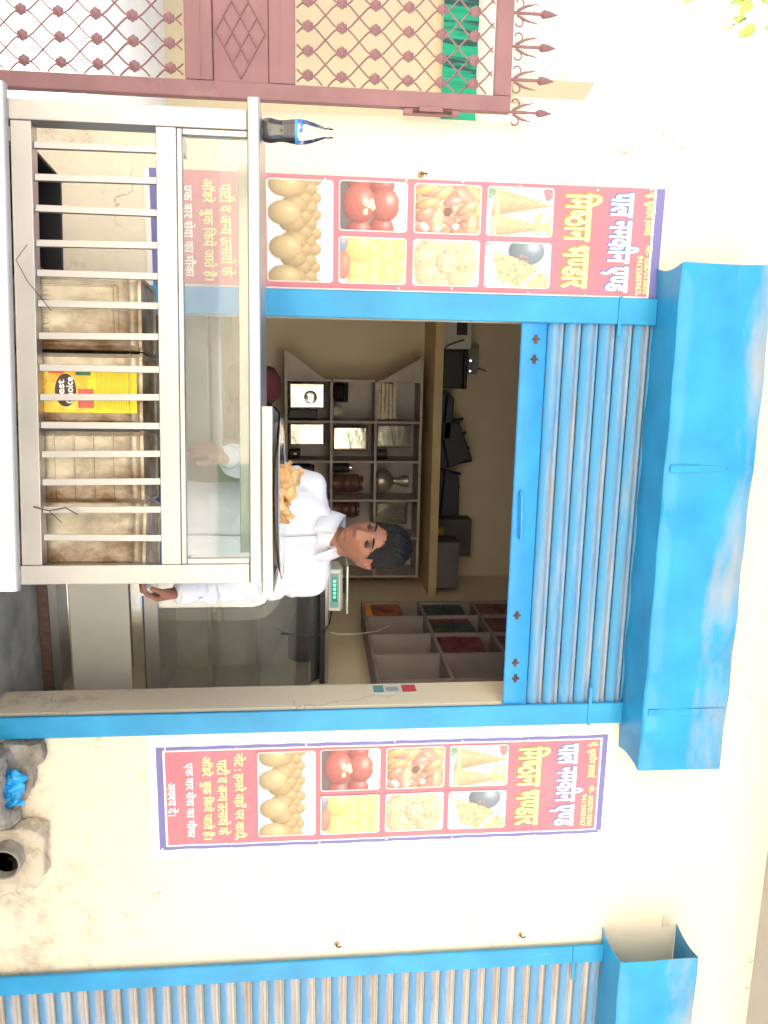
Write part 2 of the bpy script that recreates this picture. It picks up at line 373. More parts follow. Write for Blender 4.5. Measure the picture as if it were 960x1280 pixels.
# pull handle, lock plates and holes on the bottom bar
MB().tube([(.455,-.014,2.272),(.457,-.034,2.272),(.470,-.040,2.272),(.615,-.040,2.278),(.628,-.034,2.278),(.63,-.014,2.278)], .0065, 8).build('handle', RAIL, bar, True)
RUST = mat('rusty_iron', (.10,.06,.045), .8, .3, var=.4, scale=40)
for x, z in ((.937,2.285),(1.13,2.288),(1.195,2.292),(-.10,2.30),(-.03,2.298)):
    MB().box(x-.016, x+.016, -.0165, -.0135, z-.006, z+.006).box(x-.004, x+.004, -.0185, -.0165, z-.014, z+.014).build('lock_plate', RUST, bar)
ho = link('hood', hood_mesh(-.357, 1.503), HOOD, sh1)
for xx in (.34, 1.26):
    MB().box(xx-.012, xx+.012, -.2085, -.2065, 2.752, 3.048).build('seam', HOOD, ho)
    for zz in (2.78, 2.87, 2.96, 3.03): MB().lathe([(.0045,0),(.004,.0018),(.0015,.0028)], 10, (xx, -.2085, zz), Matrix.Rotation(R(90), 3, 'X')).build('rivet', HOOD, ho, True)
MB().box(-.255, -.12, -.036, -.0305, 2.592, 2.604).build('strap', RAIL, sh1)
MB().box(1.23, 1.392, -.036, -.0305, 2.588, 2.600).build('strap', RAIL, sh1)

sh2 = thing('rolling_shutter', 'closed blue rolling shutter with peeling dusty slats', 'shutter')
rail(2.405, 2.487, .001, 2.735, sh2); rail(4.22, 4.30, .001, 2.735, sh2)
sm2 = slat_mesh(2.473, 4.24, .0655); sm2.materials.append(peel_mat(blue=(.11,.28,.50), lo_=.56, hi_=.80, d1=(.47,.445,.42), d2=(.38,.29,.23), z0_=.024, z1_=.044))
for i in range(42):
    o = link('slat', sm2, None, sh2); o.location = (0, 0, .006 + i*.0655)
link('hood', hood_mesh(2.338, 4.42), HOOD, sh2)
MB().box(2.300, 2.352, -.006, -.0035, 3.00, 3.035).build('fixing_tab', mat('galvanised', (.74,.68,.58), .6, .1), sh2)
MB().box(2.40, 2.56, -.036, -.0305, 2.60, 2.612).build('strap', RAIL, sh2)

# ------------------------------------------------------------------ printed banners
def glyphs(body, offset=0.):
    c = bpy.data.curves.new('txt', 'FONT'); c.body = body; c.size = 1; c.offset = offset; c.resolution_u = 3; c.fill_mode = 'FRONT'
    o = bpy.data.objects.new('txt', c); COL.objects.link(o)
    me = bpy.data.meshes.new_from_object(o)
    bpy.data.objects.remove(o); bpy.data.curves.remove(c)
    return me
HALF = {'ण': .66, 'न': .62, 'त': .60, 'ष': .66, 'श': .64}
def compose(segs, offset=0.):
    """devanagari line: strings in visual order; a one-letter tuple is a half form (its stem cut away)"""
    V_, F_ = [], []; pen = 0.
    for s in segs:
        if isinstance(s, (int, float)): pen += s; continue
        half = isinstance(s, tuple)
        me = glyphs(s[0] if half else s, offset)
        bm = bmesh.new(); bm.from_mesh(me); bpy.data.meshes.remove(me)
        xs = [v.co.x for v in bm.verts]; x0, x1 = min(xs), max(xs)
        if half:
            cut = x0 + (x1-x0)*HALF[s[0]]
            bmesh.ops.bisect_plane(bm, geom=bm.verts[:]+bm.edges[:]+bm.faces[:], plane_co=(cut,0,0), plane_no=(1,0,0), clear_outer=True)
            x1 = cut
        bm.verts.ensure_lookup_table(); bm.verts.index_update(); n = len(V_)
        V_ += [(v.co.x - x0 + pen, v.co.y) for v in bm.verts]
        F_ += [tuple(v.index+n for v in f.verts) for f in bm.faces]
        pen += (x1-x0) - .015; bm.free()
    return V_, F_
def lettering(segs, x0, x1, z0, z1, y, mt, parent, bold=0., outline=None, drop=(0,0)):
    """flat printed line of text; weight comes from overprinting the strokes"""
    V_, F_ = compose(segs, .008)
    a = np.array(V_); lo, hi = a.min(0), a.max(0)
    sx, sz = (x1-x0)/(hi[0]-lo[0]), (z1-z0)/(hi[1]-lo[1])
    base = [(x0 + (p[0]-lo[0])*sx, z0 + (p[1]-lo[1])*sz) for p in V_]
    def layers(e, steps, dx, dz, yy, nm):
        offs = [(0,0)] + [(math.cos(2*math.pi*k/steps), math.sin(2*math.pi*k/steps)) for k in range(steps)] if e else [(0,0)]
        vs_, fs_ = [], []
        for q, (ox, oz) in enumerate(offs):
            n = len(vs_); vs_ += [(p[0]+ox*e*sx+dx, yy-.00004*q, p[1]+oz*e*sz+dz) for p in base]; fs_ += [tuple(i+n for i in f) for f in F_]
        me = bpy.data.meshes.new(nm); me.from_pydata(vs_, [], fs_); me.update(); return me
    o = link('lettering', layers(bold, 6, 0, 0, y, 'lettering'), mt, parent)
    if outline: link('lettering_outline', layers(bold+outline[1], 8, drop[0], drop[1], y+.0005, 'lettering_outline'), outline[0], o)
    return o

# little procedural food photographs, printed on a fine vertex grid
def canvas(w_, h_, bg): 
    im = np.ones((h_, w_, 3))*np.array(bg); return im
def grid(im):
    h_, w_ = im.shape[:2]; yy, xx = np.mgrid[0:h_, 0:w_]; return (xx+.5)/w_, 1-(yy+.5)/h_      # x right, y up
def blob(im, cx, cy, rx, ry, c, rot=0., shade=.45, hi=.25, asp=1.):
    x, y = grid(im); dx, dy = (x-cx)*asp, (y-cy); ca, sa = math.cos(rot), math.sin(rot)
    u, v = (dx*ca+dy*sa)/rx, (-dx*sa+dy*ca)/ry; d = u*u+v*v
    m = np.clip((1-d)/.12, 0, 1)[..., None]
    nz_ = np.sqrt(np.clip(1-d, 0, 1))
    l = (1-shade) + shade*np.clip(.25+.6*nz_ + .30*(dy/max(rx, ry)) - .15*dx/max(rx, ry), 0, 1.15)
    spec = hi*np.exp(-((u+.3)**2+(v-.35)**2)/.10)
    im[:] = im*(1-m) + np.clip(np.array(c)*l[..., None] + spec[..., None], 0, 1)*m
def poly(im, pts, c, tex=.1, seed=0):
    x, y = grid(im); ins = np.zeros(x.shape, bool); n = len(pts); j = n-1
    for i in range(n):
        xi, yi = pts[i]; xj, yj = pts[j]
        cond = ((yi > y) != (yj > y)) & (x < (xj-xi)*(y-yi)/(yj-yi+1e-9)+xi); ins ^= cond; j = i
    rs = np.random.RandomState(seed); nz_ = rs.rand(*x.shape)
    for _ in range(2): nz_ = (nz_ + np.roll(nz_,1,0)+np.roll(nz_,1,1)+np.roll(nz_,-1,0)+np.roll(nz_,-1,1))/5
    nz_ = (nz_-nz_.mean())/max(nz_.std(),1e-6)
    im[ins] = np.clip(np.array(c)*(1+tex*nz_[ins])[:, None], 0, 1)
def picture(kind, asp):
    rs = np.random.RandomState(hash(kind) % 1000 if False else sum(map(ord, kind)))
    if kind == 'laddu':
        W_, H_ = 110, 64; im = canvas(W_, H_, (1,1,1)); x, y = grid(im)
        st = (y < .16); im[st] = np.where((np.sin(x[st]*150) > 0)[:, None], np.array((.80,.88,.90)), np.array((.93,.96,.96)))
        A = 1.75
        for r_, (yy, rr) in enumerate(((.66,.15),(.58,.17),(.48,.19),(.38,.21))):
            for i in range(7):
                blob(im, (i+.5*(r_ % 2))/6.0+rs.rand()*.03, yy+rs.rand()*.03, rr*.8, rr*.95, (.76,.62,.40), shade=.55, hi=.08, asp=A)
        for i, xx in enumerate((.06,.33,.66,.95)): blob(im, xx, .26+.03*rs.rand(), .22, .25, (.84,.71,.48), shade=.5, hi=.12, asp=A)
    elif kind == 'gulab':
        W_, H_ = 60, 64; im = canvas(W_, H_, (.45,.35,.36)); A = asp
        blob(im, .5, .10, .6, .25, (.35,.30,.32), shade=.2, hi=0, asp=A)
        for cx, cy in ((.05,.80),(.5,.84),(.92,.78)): blob(im, cx, cy, .24, .2, (.95,.95,.92), shade=.3, hi=0, asp=A)
        for cx, cy in ((.08,.62),(.92,.62),(.02,.30),(.98,.30)): blob(im, cx, cy, .2, .18, (.74,.30,.28), shade=.65, hi=.3, asp=A)
        blob(im, .46, .66, .26, .22, (.80,.36,.33), shade=.62, hi=.35, asp=A)
        blob(im, .45, .30, .30, .24, (.82,.35,.32), shade=.62, hi=.25, asp=A)
        for _ in range(8): blob(im, .40+.22*rs.rand(), .38+.12*rs.rand(), .05, .035, (1,.93,.72), shade=.1, hi=.1, asp=A)
        for _ in range(14): blob(im, rs.rand(), .86+.12*rs.rand(), .06, .04, (.98,.95,.85), shade=.2, hi=0, asp=A)
    elif kind == 'pakora':
        W_, H_ = 60, 64; im = canvas(W_, H_, (.93,.66,.52)); A = asp
        for _ in range(60):
            blob(im, rs.rand(), rs.rand(), .05+.05*rs.rand(), .14+.14*rs.rand(), (.92+.06*rs.rand(), .55+.22*rs.rand(), .42+.18*rs.rand()), rot=rs.rand()*3.1, shade=.6, hi=.2, asp=A)
        blob(im, .55, .5, .07, .06, (.45,.28,.25), shade=.2, hi=0, asp=A)
        for _ in range(4): blob(im, .78+.1*rs.rand(), .9*rs.rand(), .05, .05, (.98,.95,.88), shade=.2, hi=.1, asp=A)
    elif kind == 'samosa':
        W_, H_ = 60, 64; im = canvas(W_, H_, (.97,.95,.93)); A = asp
        poly(im, [(0,0),(.3,0),(.0,.3)], (.45,.62,.45), .2, 1)
        for (pa, pb, pt, c) in (((.48,.10),(1.02,.06),(.80,.97),(.94,.64,.48)), ((-.02,.14),(.60,.08),(.36,.99),(.95,.62,.46))):
            n_ = 14
            for q in range(n_):                        # pastry face in shaded bands, rim catching the light
                f0, f1 = q/n_, (q+1)/n_; L_ = lambda f, e: (pa[0]+(pb[0]-pa[0])*f+(pt[0]-pa[0]-(pb[0]-pa[0])*f)*e, pa[1]+(pb[1]-pa[1])*f+(pt[1]-pa[1]-(pb[1]-pa[1])*f)*e)
                poly(im, [L_(f0,0), L_(f1,0), L_(f1,1), L_(f0,1)], tuple(v*(1.10-.42*abs(f0-.35)) for v in c), .04, q)
            poly(im, [pa, (pa[0]+.07,pa[1]-.02), pt], (1,.86,.70), .03, 3)
            for q in range(9): blob(im, pa[0]+(pb[0]-pa[0])*(q+.5)/9, pa[1]+.02, .045, .04, (.98,.80,.62), shade=.4, hi=.1, asp=A)
        for _ in range(14): blob(im, .55+.4*rs.rand(), .72+.25*rs.rand(), .06, .04, (.70+.25*rs.rand(), .80, .50), shade=.2, hi=.1, asp=A)
        for _ in range(8): blob(im, .2*rs.rand(), .85+.15*rs.rand(), .06, .05, (.9,.45,.50), shade=.3, hi=.1, asp=A)
    elif kind == 'peda':
        W_, H_ = 60, 64; im = canvas(W_, H_, (.97,.93,.86)); A = asp
        poly(im, [(.75,.85),(1,.8),(1,1),(.75,1)], (.40,.38,.42), .05, 1)
        for r_ in range(4):
            for i in range(4): blob(im, i*.30+.12*(r_ % 2)+.02*rs.rand(), .88-.2*r_, .20, .15, (.97,.84,.50), rot=.3*rs.randn(), shade=.4, hi=.15, asp=A)
        blob(im, .20, .30, .25, .22, (.98,.86,.48), shade=.4, hi=.2, asp=A)
        blob(im, .60, .08, .22, .10, (.90,.50,.42), shade=.4, hi=.1, asp=A); blob(im, .15, .06, .14, .08, (.55,.55,.65), shade=.3, hi=.2, asp=A)
    elif kind == 'kachori':
        W_, H_ = 60, 64; im = canvas(W_, H_, (.98,.97,.95)); A = asp
        blob(im, .5, .47, .50, .50, (.92,.72,.55), shade=.15, hi=0, asp=A)
        for i in range(7):
            a = i/7*2*math.pi; blob(im, .5+.30*math.cos(a)/A, .47+.29*math.sin(a), .20, .19, (.97,.80,.62), shade=.38, hi=.08, asp=A)
        blob(im, .5, .5, .17, .16, (.98,.82,.66), shade=.4, hi=.08, asp=A)
        for _ in range(26): blob(im, .5+.4*rs.randn()*.6, .47+.36*rs.randn()*.6, .015, .015, (.75,.48,.32), shade=.1, hi=0, asp=A)
    else:                                    # flat bread on a plate
        W_, H_ = 60, 64; im = canvas(W_, H_, (.33,.32,.36)); A = asp
        blob(im, .52, .55, .56, .62, (.98,.98,.99), shade=.08, hi=0, asp=A)
        blob(im, .2, .62, .22, .28, (.45,.52,.58), shade=.5, hi=.3, asp=A)
        poly(im, [(.20,.12),(.80,.20),(.99,.52),(.55,.80),(.35,.48)], (.95,.72,.52), .07, 2)
        poly(im, [(.62,.82),(.99,.60),(.99,.95),(.75,1.0)], (.94,.70,.50), .07, 3)
        for _ in range(24): blob(im, .3+.6*rs.rand(), .2+.6*rs.rand(), .018, .018, (.80,.50,.36), shade=.1, hi=0, asp=A)
    return im
RED_S = np.array((.797,.456,.512))
PIC_CACHE = {}
def picture_mesh(kind, w_, h_):
    key = kind
    if key in PIC_CACHE: return PIC_CACHE[key]
    im = picture(kind, w_/h_)
    im = im + np.random.RandomState(3).randn(*im.shape[:2])[..., None]*.018
    im = np.clip(im*.74 + .19, 0, 1)                                  # wash of overexposure and lens veil put into the print colours
    H_, W_ = im.shape[:2]
    yy, xx = np.mgrid[0:H_, 0:W_]
    X = (xx/(W_-1)-.5)*w_; Z = (.5-yy/(H_-1))*h_
    rad = .016; qx = np.abs(X)-(w_/2-rad); qz = np.abs(Z)-(h_/2-rad)
    sd = np.hypot(np.maximum(qx, 0), np.maximum(qz, 0)) + np.minimum(np.maximum(qx, qz), 0) - rad
    px_ = w_/W_
    white = np.clip((sd+.0045)/px_+.5, 0, 1)[..., None]; im = im*(1-white) + np.array((.93,.92,.92))*white
    outm = np.clip(sd/px_+.9, 0, 1)[..., None]; im = im*(1-outm) + RED_S*outm
    lin_ = np.where(im <= .04045, im/12.92, ((im+.055)/1.055)**2.4)
    vs_ = [(float(a), 0, float(b)) for a, b in zip(X.ravel(), Z.ravel())]
    fs_ = [(r*W_+c, (r+1)*W_+c, (r+1)*W_+c+1, r*W_+c+1) for r in range(H_-1) for c in range(W_-1)]
    me = bpy.data.meshes.new('picture'); me.from_pydata(vs_, [], fs_)
    ca = me.color_attributes.new('Col', 'FLOAT_COLOR', 'POINT')
    buf = np.ones((H_*W_, 4), 'f'); buf[:, :3] = lin_.reshape(-1, 3); ca.data.foreach_set('color', buf.ravel())
    me.materials.append(PRINT); me.update(); PIC_CACHE[key] = me; return me

def sheet(name, x0, x1, z0, z1, y, mt, parent, amp=.0):
    nx, nz_ = 26, 90
    vs_ = [(x0+(x1-x0)*i/nx + amp*math.sin(j*.9)*(1 if i in (0, nx) else 0), y, z0+(z1-z0)*j/nz_) for j in range(nz_+1) for i in range(nx+1)]
    fs_ = [(j*(nx+1)+i, j*(nx+1)+i+1, (j+1)*(nx+1)+i+1, (j+1)*(nx+1)+i) for j in range(nz_) for i in range(nx)]
    me = bpy.data.meshes.new(name); me.from_pydata(vs_, [], fs_); me.update()
    o = link(name, me, mt, parent); return o

TXT = [
    # (segments, x0, x1, zmid, height, material)   x relative to the print's centre, z from the right banner
    ((['नोट : हमारे यहाँ पर शादी,'], -.182, .187, 1.219, .050), 'y'),
    ((['पाटीे व अ', ('न',), 'य', .22, 'उ', ('त',), 'सवों के'], -.157, .163, 1.158, .050), 'y'),
    ((['ऑडरे  बुक िकये जाते हैं।'], -.172, .181, 1.093, .054), 'y'),
    ((['एक बार सेवा का मौका'], -.148, .171, 1.029, .044), 'w'),
    ((['अव', ('श',), 'य', .25, 'दें।'], -.066, .074, .962, .042), 'w'),
]
TXT[1] = (((['पाटीे व अ', ('न',), 'य', .22, 'उ', ('त',), 'सवों के'], -.157, .163, 1.158, .050)), 'y')
def banner(label, xc, k, dz, full):
    b = thing('printed_banner', label, 'banner', group='snack shop banners beside the doorway')
    Y0 = -.0335 if False else -.004
    X = lambda v: xc + v*k
    if full:
        sheet('vinyl_sheet', 1.394, 1.925, .872, 2.712, Y0, VWHITE, b, .002)
        sheet('printed_border', 1.448, 1.886, .905, 2.690, Y0-.0012, VPUR, b, .0012)
        sheet('printed_edge_line', 1.462, 1.872, .930, 2.668, Y0-.0016, VWHITE, b, .0006)
        sheet('printed_ground', 1.468, 1.866, .938, 2.660, Y0-.0020, VRED, b, .0004)
    else:
        sheet('vinyl_sheet', -.626, -.2515, .945, 2.740, Y0, VWHITE, b, .0015)
        sheet('printed_border', -.6255, -.2525, .963, 2.7395, Y0-.0012, VPUR, b, .0)
        sheet('printed_edge_line', -.625, -.253, .990, 2.708, Y0-.0016, VWHITE, b, .0)
        sheet('printed_ground', -.6245, -.258, 1.000, 2.700, Y0-.0020, VRED, b, .0)
    yp = Y0-.0024
    def pic(kind, x0, x1, z0, z1):
        w_, h_ = (x1-x0), z1-z0
        me = picture_mesh(kind, w_, h_)
        o = link('food_picture', me, None, b); o.location = ((X(x0)+X(x1))/2, yp, (z0+z1)/2+dz); o.scale = (k, 1, 1)
    L0, L1, R0, R1 = -.189, -.009, .009, .180
    pic('laddu', -.186, .180, 1.287, 1.515)
    for kk, (a, bb) in zip((('gulab','peda'),('pakora','kachori'),('samosa','bread')), ((1.531,1.769),(1.789,2.027),(2.044,2.283))):
        pic(kk[0], L0, L1, a, bb); pic(kk[1], R0, R1, a, bb)
    yt = yp-.0008
    xl, xr, zt, zb = (1.455, 1.880, 2.68, .915) if full else (-.617, -.262, 2.69, 1.345)
    for q in range(7):                                  # fixing pins
        for xx in (xl, xr):
            zz = zb+(zt-zb)*q/6 + .03*math.sin(q*2.1+xx*5)
            MB().lathe([(.0042,0),(.004,.0015),(.001,.002)], 10, (xx+.006*math.sin(q*1.7), yt, zz), Matrix.Rotation(R(90), 3, 'X')).build('fixing_pin', VWHITE, b, True)
    for (segs, x0, x1, zm, h), c in TXT:
        lettering(segs, X(x0), X(x1), zm-h/2+dz, zm+h/2+dz, yt, VYEL if c == 'y' else VWHITE, b, .020)
    lettering(['िम', ('ष',), 'ठान', .30, 'भ', ('ण',), 'डार'], X(-.172), X(.172), 2.325+dz, 2.452+dz, yt, VYEL, b, .030, (VOLIVE, .034), (-.003, -.003))
    lettering(['पाल नमकीन ए', ('ण',), 'ड'], X(-.180), X(.182), 2.468+dz, 2.598+dz, yt, VWHITE, b, .030, (VNAVY, .034), (-.003, -.003))
    lettering(['प्ो. कुलदीप हलवाई'], X(-.187), X(-.03), 2.607+dz, 2.652+dz, yt, VYEL, b, .015)
    lettering(['मो:- 8587015850'], X(.006), X(.187), 2.626+dz, 2.652+dz, yt, VYEL, b, .015)
    lettering(['9412585967'], X(.045), X(.187), 2.598+dz, 2.619+dz, yt, VYEL, b, .015)
    return b
def ripple(bn, seed):
    for o in bn.children_recursive:
        if o.type != 'MESH': continue
        if o.data.users > 1: o.data = o.data.copy()
        c = verts0(o.data); wx = c[:,0]*o.scale.x+o.location.x; wz = c[:,2]+o.location.z
        q = np.array([.55+.45*noise.noise(Vector((x*4.2+seed, z*2.6, seed))) + .35*noise.noise(Vector((x*9, z*5.5+seed, 2))) for x, z in zip(wx.tolist(), wz.tolist())])
        c[:,1] -= .0052*q; o.data.vertices.foreach_set('co', c.ravel().astype('f')); o.data.update()
        o.data.polygons.foreach_set('use_smooth', [o.name.startswith(('vinyl','printed'))]*len(o.data.polygons))
def verts0(me):
    a = np.empty(len(me.vertices)*3, 'f'); me.vertices.foreach_get('co', a); return a.reshape(-1, 3)
ripple(banner('red snack shop banner with blue top strip, between maroon gate and doorway', -.440, .92, .058, False), 1.3)
ripple(banner('red snack shop banner with white margin, between doorway and closed shutter', 1.664, 1.0, .0, True), 7.9)

# ------------------------------------------------------------------ steel serving counter on the step
CA = math.atan2(-.15, 1.23)
CX, CY = -.63, -.64
def cw(x, y, z=0.):                                   # counter's own axes -> world
    c, s = math.cos(CA), math.sin(CA); return Vector((CX + x*c - y*s, CY + x*s + y*c, z))
ctr = thing('serving_counter', 'brushed steel serving counter with barred front and glass pane', 'counter', (CX, CY, 0), CA)
DEP = .275
for x0, y0 in ((0,0),(1.162,0)):
    MB().box(x0, x0+.05, y0, y0+.05, .001, 1.336).build('post', STEEL, ctr, bevel=.003)
def crail(x0, x1, y0, y1, z0, z1, n='rail', m=STEEL): return MB().box(x0, x1, y0, y1, z0, z1).build(n, m, ctr, bevel=.002)
crail(.0505, 1.1615, .003, .045, .755, .806); crail(.0505, 1.1615, .003, .045, 1.107, 1.158)
crail(.0505, 1.1615, DEP-.045, DEP-.003, .66, .70); crail(.0505, 1.1615, DEP-.045, DEP-.003, 1.29, 1.335)
for x0 in (.003, 1.165):
    crail(x0, x0+.044, .0505, DEP-.0505, .66, .70); crail(x0, x0+.044, .0505, DEP-.0505, 1.11, 1.15)
crail(.0505, 1.1615, .006, .030, 1.1585, 1.172, 'glass_frame'); crail(.0505, .066, .006, .030, 1.1725, 1.335, 'glass_frame'); crail(1.147, 1.1615, .006, .030, 1.1725, 1.335, 'glass_frame')
MB().box(-.028, 1.212, -.012, DEP-.03, 1.3365, 1.368).build('top_sheet', STEEL, ctr, bevel=.004)
MB().box(.067, 1.146, .016, .021, 1.1725, 1.336).build('glass_pane', GLASS, ctr)
MB().box(.0505, 1.1615, .0505, DEP-.046, .684, .694).build('shelf', STEEL2, ctr)
MB().prism([(-.002,.58),(-.020,.582),(-.024,.745),(-.018,.753),(-.002,.754)], -.03, 1.225).build('apron', STEEL2, ctr, True)
MB().box(.0505, 1.1615, .006, .012, .12, .579).build('lower_panel', STEEL2, ctr)
for i, s in enumerate((.103,.182,.258,.344,.418,.494,.575,.655,.730,.801,.876,.948,1.019,1.091)):
    b = MB().box(-.0085, .0085, -.006, .006, 0, .3005).build('bar', STEEL, ctr, bevel=.0015)
    b.location = (s, .022, .8063); b.rotation_euler = (0, R(random.uniform(-.8, .8)), 0)
# bit of loose binding wire on the rail
wire = MB().tube([cw(.36,-.026,.800), cw(.40,-.034,.775), cw(.45,-.032,.80), cw(.50,-.008,.835), cw(.515,.0,.845)], .0010, 5).build('binding_wire', DARKMET)
tag(wire, 'thin dark binding wire hooked over the steel counter rail', 'wire')
tw = MB().tube([cw(1.01,-.004,.79), cw(1.02,-.008,.83), cw(1.012,-.006,.87), cw(1.03,-.004,.90)], .0018, 5).tube([cw(1.02,-.008,.83), cw(1.05,-.006,.86)], .0012, 4).build('dry_twig', RUST)
tag(tw, 'short dry twig caught on the barred counter rail', 'twig')

# ------------------------------------------------------------------ oil tins behind the bars
def tin_mat():
    m = mat('rusty_tinplate', (.54,.48,.37), .42, .4, var=.34, scale=9, stretch=(1,1,.6), bump=.35, bscale=30, col2=(.15,.075,.03), thr=(.38,.60)); return m
def tin_mesh(wd=.094, h=.36):
    mb = MB(); c = .012
    ring = lambda e: [(-wd-e+c,-wd-e),(wd+e-c,-wd-e),(wd+e,-wd-e+c),(wd+e,wd+e-c),(wd+e-c,wd+e),(-wd-e+c,wd+e),(-wd-e,wd+e-c),(-wd-e,-wd-e+c)]
    lev = [(0,.002),(.008,.003),(.012,0),(.030,0),(.034,.0025),(.040,0),(.052,0)] + [(h-.052,0),(h-.040,0),(h-.034,.0025),(h-.030,0),(h-.012,0),(h-.008,.003),(h,.002),(h,-.006),(h-.006,-.008)]
    vs_ = [(x, y, z) for z, e in lev for x, y in ring(e)]
    fs_ = [(i*8+k, i*8+(k+1) % 8, (i+1)*8+(k+1) % 8, (i+1)*8+k) for i in range(len(lev)-1) for k in range(8)]
    fs_ += [tuple(range(7,-1,-1)), tuple((len(lev)-1)*8+k for k in range(8))]
    mb.add(vs_, fs_); return mb.mesh('tin_body', True)
TINM = tin_mesh(); TINM.materials.append(tin_mat())
def tin(label, x, y, rot, emboss, lab=False, tilt=0):
    t = thing('oil_tin', label, 'tin', cw(x, y, .695), CA+rot, 'square oil tins stored in the counter')
    t.rotation_euler.y = tilt
    bo = link('tin_body', TINM, None, t)
    if emboss == 'frame':
        mb = MB(); yy = -.0945
        for a in (.060,.072):
            q = .094-a*.35; z0, z1 = a, .36-a
            for seg in (((-q,z0),(q,z0)),((-q,z1),(q,z1)),((-q,z0),(-q,z1)),((q,z0),(q,z1))):
                mb.tube([(seg[0][0],yy,seg[0][1]),(seg[1][0],yy,seg[1][1])], .0022, 6)
        for k in range(9): mb.tube([(-.056+k*.012,yy,.085),(-.056+k*.012,yy,.125)], .0024, 6)
        mb.build('embossed_panel', tin_mat(), bo, True)
    elif emboss == 'ribs':
        mb = MB()
        for z in (.08,.13,.18,.23,.28): mb.tube([(-.085,-.0942,z),(.085,-.0942,z)], .003, 6)
        mb.build('embossed_rib', tin_mat(), bo, True)
    if lab:
        lb = MB().box(-.062, .062, -.0962, -.0945, .095, .345).build('paper_label', mat('label_yellow', (.80,.60,.02), .5, var=.12, scale=14), bo)
        q = lambda a0, a1, b0, b1, mt, nm, d=.0965: MB().box(a0, a1, -d, -.0959, b0, b1).build(nm, mt, lb)
        q(-.060, .060, .097, .220, mat('label_orange', (.82,.42,.04), .5, var=.35, scale=22, col2=(.85,.66,.10), thr=(.45,.6)), 'label_print')
        q(.0, .050, .195, .235, mat('label_red', (.62,.12,.10), .5, var=.2, scale=20), 'label_print', .0968)
        q(-.06, -.035, .190, .228, mat('label_green', (.04,.14,.07), .5, var=.3, scale=30), 'label_print', .0968)
        q(-.058, -.040, .120, .16, mat('label_scarlet', (.75,.05,.04), .5), 'label_print', .0969)
        for k in range(15): q(-.055, .058-random.random()*.02, .242+k*.0062, .2445+k*.0062, flat('label_small_print', (.52,.42,.02)), 'label_print')
        mb = MB(); n = 28
        mb.prism([(.004+.043*math.cos(2*math.pi*i/n), .164+.027*math.sin(2*math.pi*i/n)) for i in range(n)], -.0972, -.0962, 'y')
        lg = mb.build('label_emblem', flat('label_dark', (.06,.035,.04)), lb)
        for s_, z_, w_ in (('Best', .152, .028), ('Choice', .174, .036)):
            o = lettering([s_], -w_, w_, -.009, .009, 0, VWHITE, lb, .02)
            o.scale = (.95, 1, 1); o.location = (.004, -.0976, z_); o.rotation_euler = (0, math.pi, 0)
    return t
tin('rusty square oil tin with an embossed frame, beside the black crate', .505, .150, R(1.5), 'frame')
tin('square oil tin with a worn yellow printed label', .706, .150, R(-1), '', True)
tin('dented square oil tin with horizontal ribs, beside the labelled tin', .906, .152, R(2), 'ribs')
tin('greyish square oil tin with a plain face, against the right post', 1.095, .165, R(-10), '')
# black crate low on the left
cr = thing('plastic_crate', 'black plastic crate lying on the counter shelf left of the tins', 'crate', cw(.25, .145, .6945), CA)
mb = MB(); mb.box(-.15,.15,-.11,-.10,0,.105).box(-.15,.15,.10,.11,0,.105).box(-.15,-.14,-.0995,.0995,0,.105).box(.14,.15,-.0995,.0995,0,.105).box(-.1395,.1395,-.0995,.0995,0,.01)
mb.build('tub', BLACKP, cr, bevel=.003)
for x in (-.07, .09): MB().tube([(x-.03,-.111,.06),(x-.026,-.125,.085),(x+.026,-.125,.085),(x+.03,-.111,.06)], .004, 6).build('handle', mat('grey_wire', (.25,.25,.25), .4, .8), cr, True)

# ------------------------------------------------------------------ drink bottle, pan and fried snacks on the counter top
bt = thing('drink_bottle', 'half empty cola bottle with a blue label on the counter top', 'bottle', cw(.015, .085, 1.3685))
prof_b = [(.020,.0),(.027,.002),(.0295,.010),(.0305,.022),(.0285,.034),(.0262,.046),(.0268,.060),(.0290,.074),(.0305,.090),(.0305,.104),(.0295,.116),(.0250,.134),(.0185,.152),(.0135,.165),(.0125,.172)]
prof_t = prof_b + [(.0165,.1725),(.0165,.175),(.0125,.1755),(.0125,.187),(.0110,.187)]
bottle_glass = glass_mat('clear_plastic', tint=(.96,.97,.99), refl=.03, haze=.035, hazecol=(.9,.9,.95))
MB().lathe(prof_t, 32).build('bottle_shell', bottle_glass, bt, True)
cola = [(max(.001, r-.0012), z+.0012) for r, z in prof_b if z < .085] + [(.029,.086),(.001,.0862)]
MB().lathe([(.001,.0013)]+cola, 32).build('cola', mat('cola_liquid', (.014,.010,.012), .12, var=.1, spec=.6), bt, True)
MB().lathe([(.0309,.0865),(.0310,.087),(.0310,.107),(.0309,.1075)], 32).build('label', mat('bottle_label_blue', (.03,.12,.50), .35, var=.6, scale=35, col2=(.75,.78,.82), thr=(.5,.56)), bt, True)
MB().lathe([(.0311,.0868),(.0312,.0872),(.0312,.0925),(.0311,.093)], 32).build('label_stripe', flat('cyan_stripe', (.02,.35,.62)), bt, True)

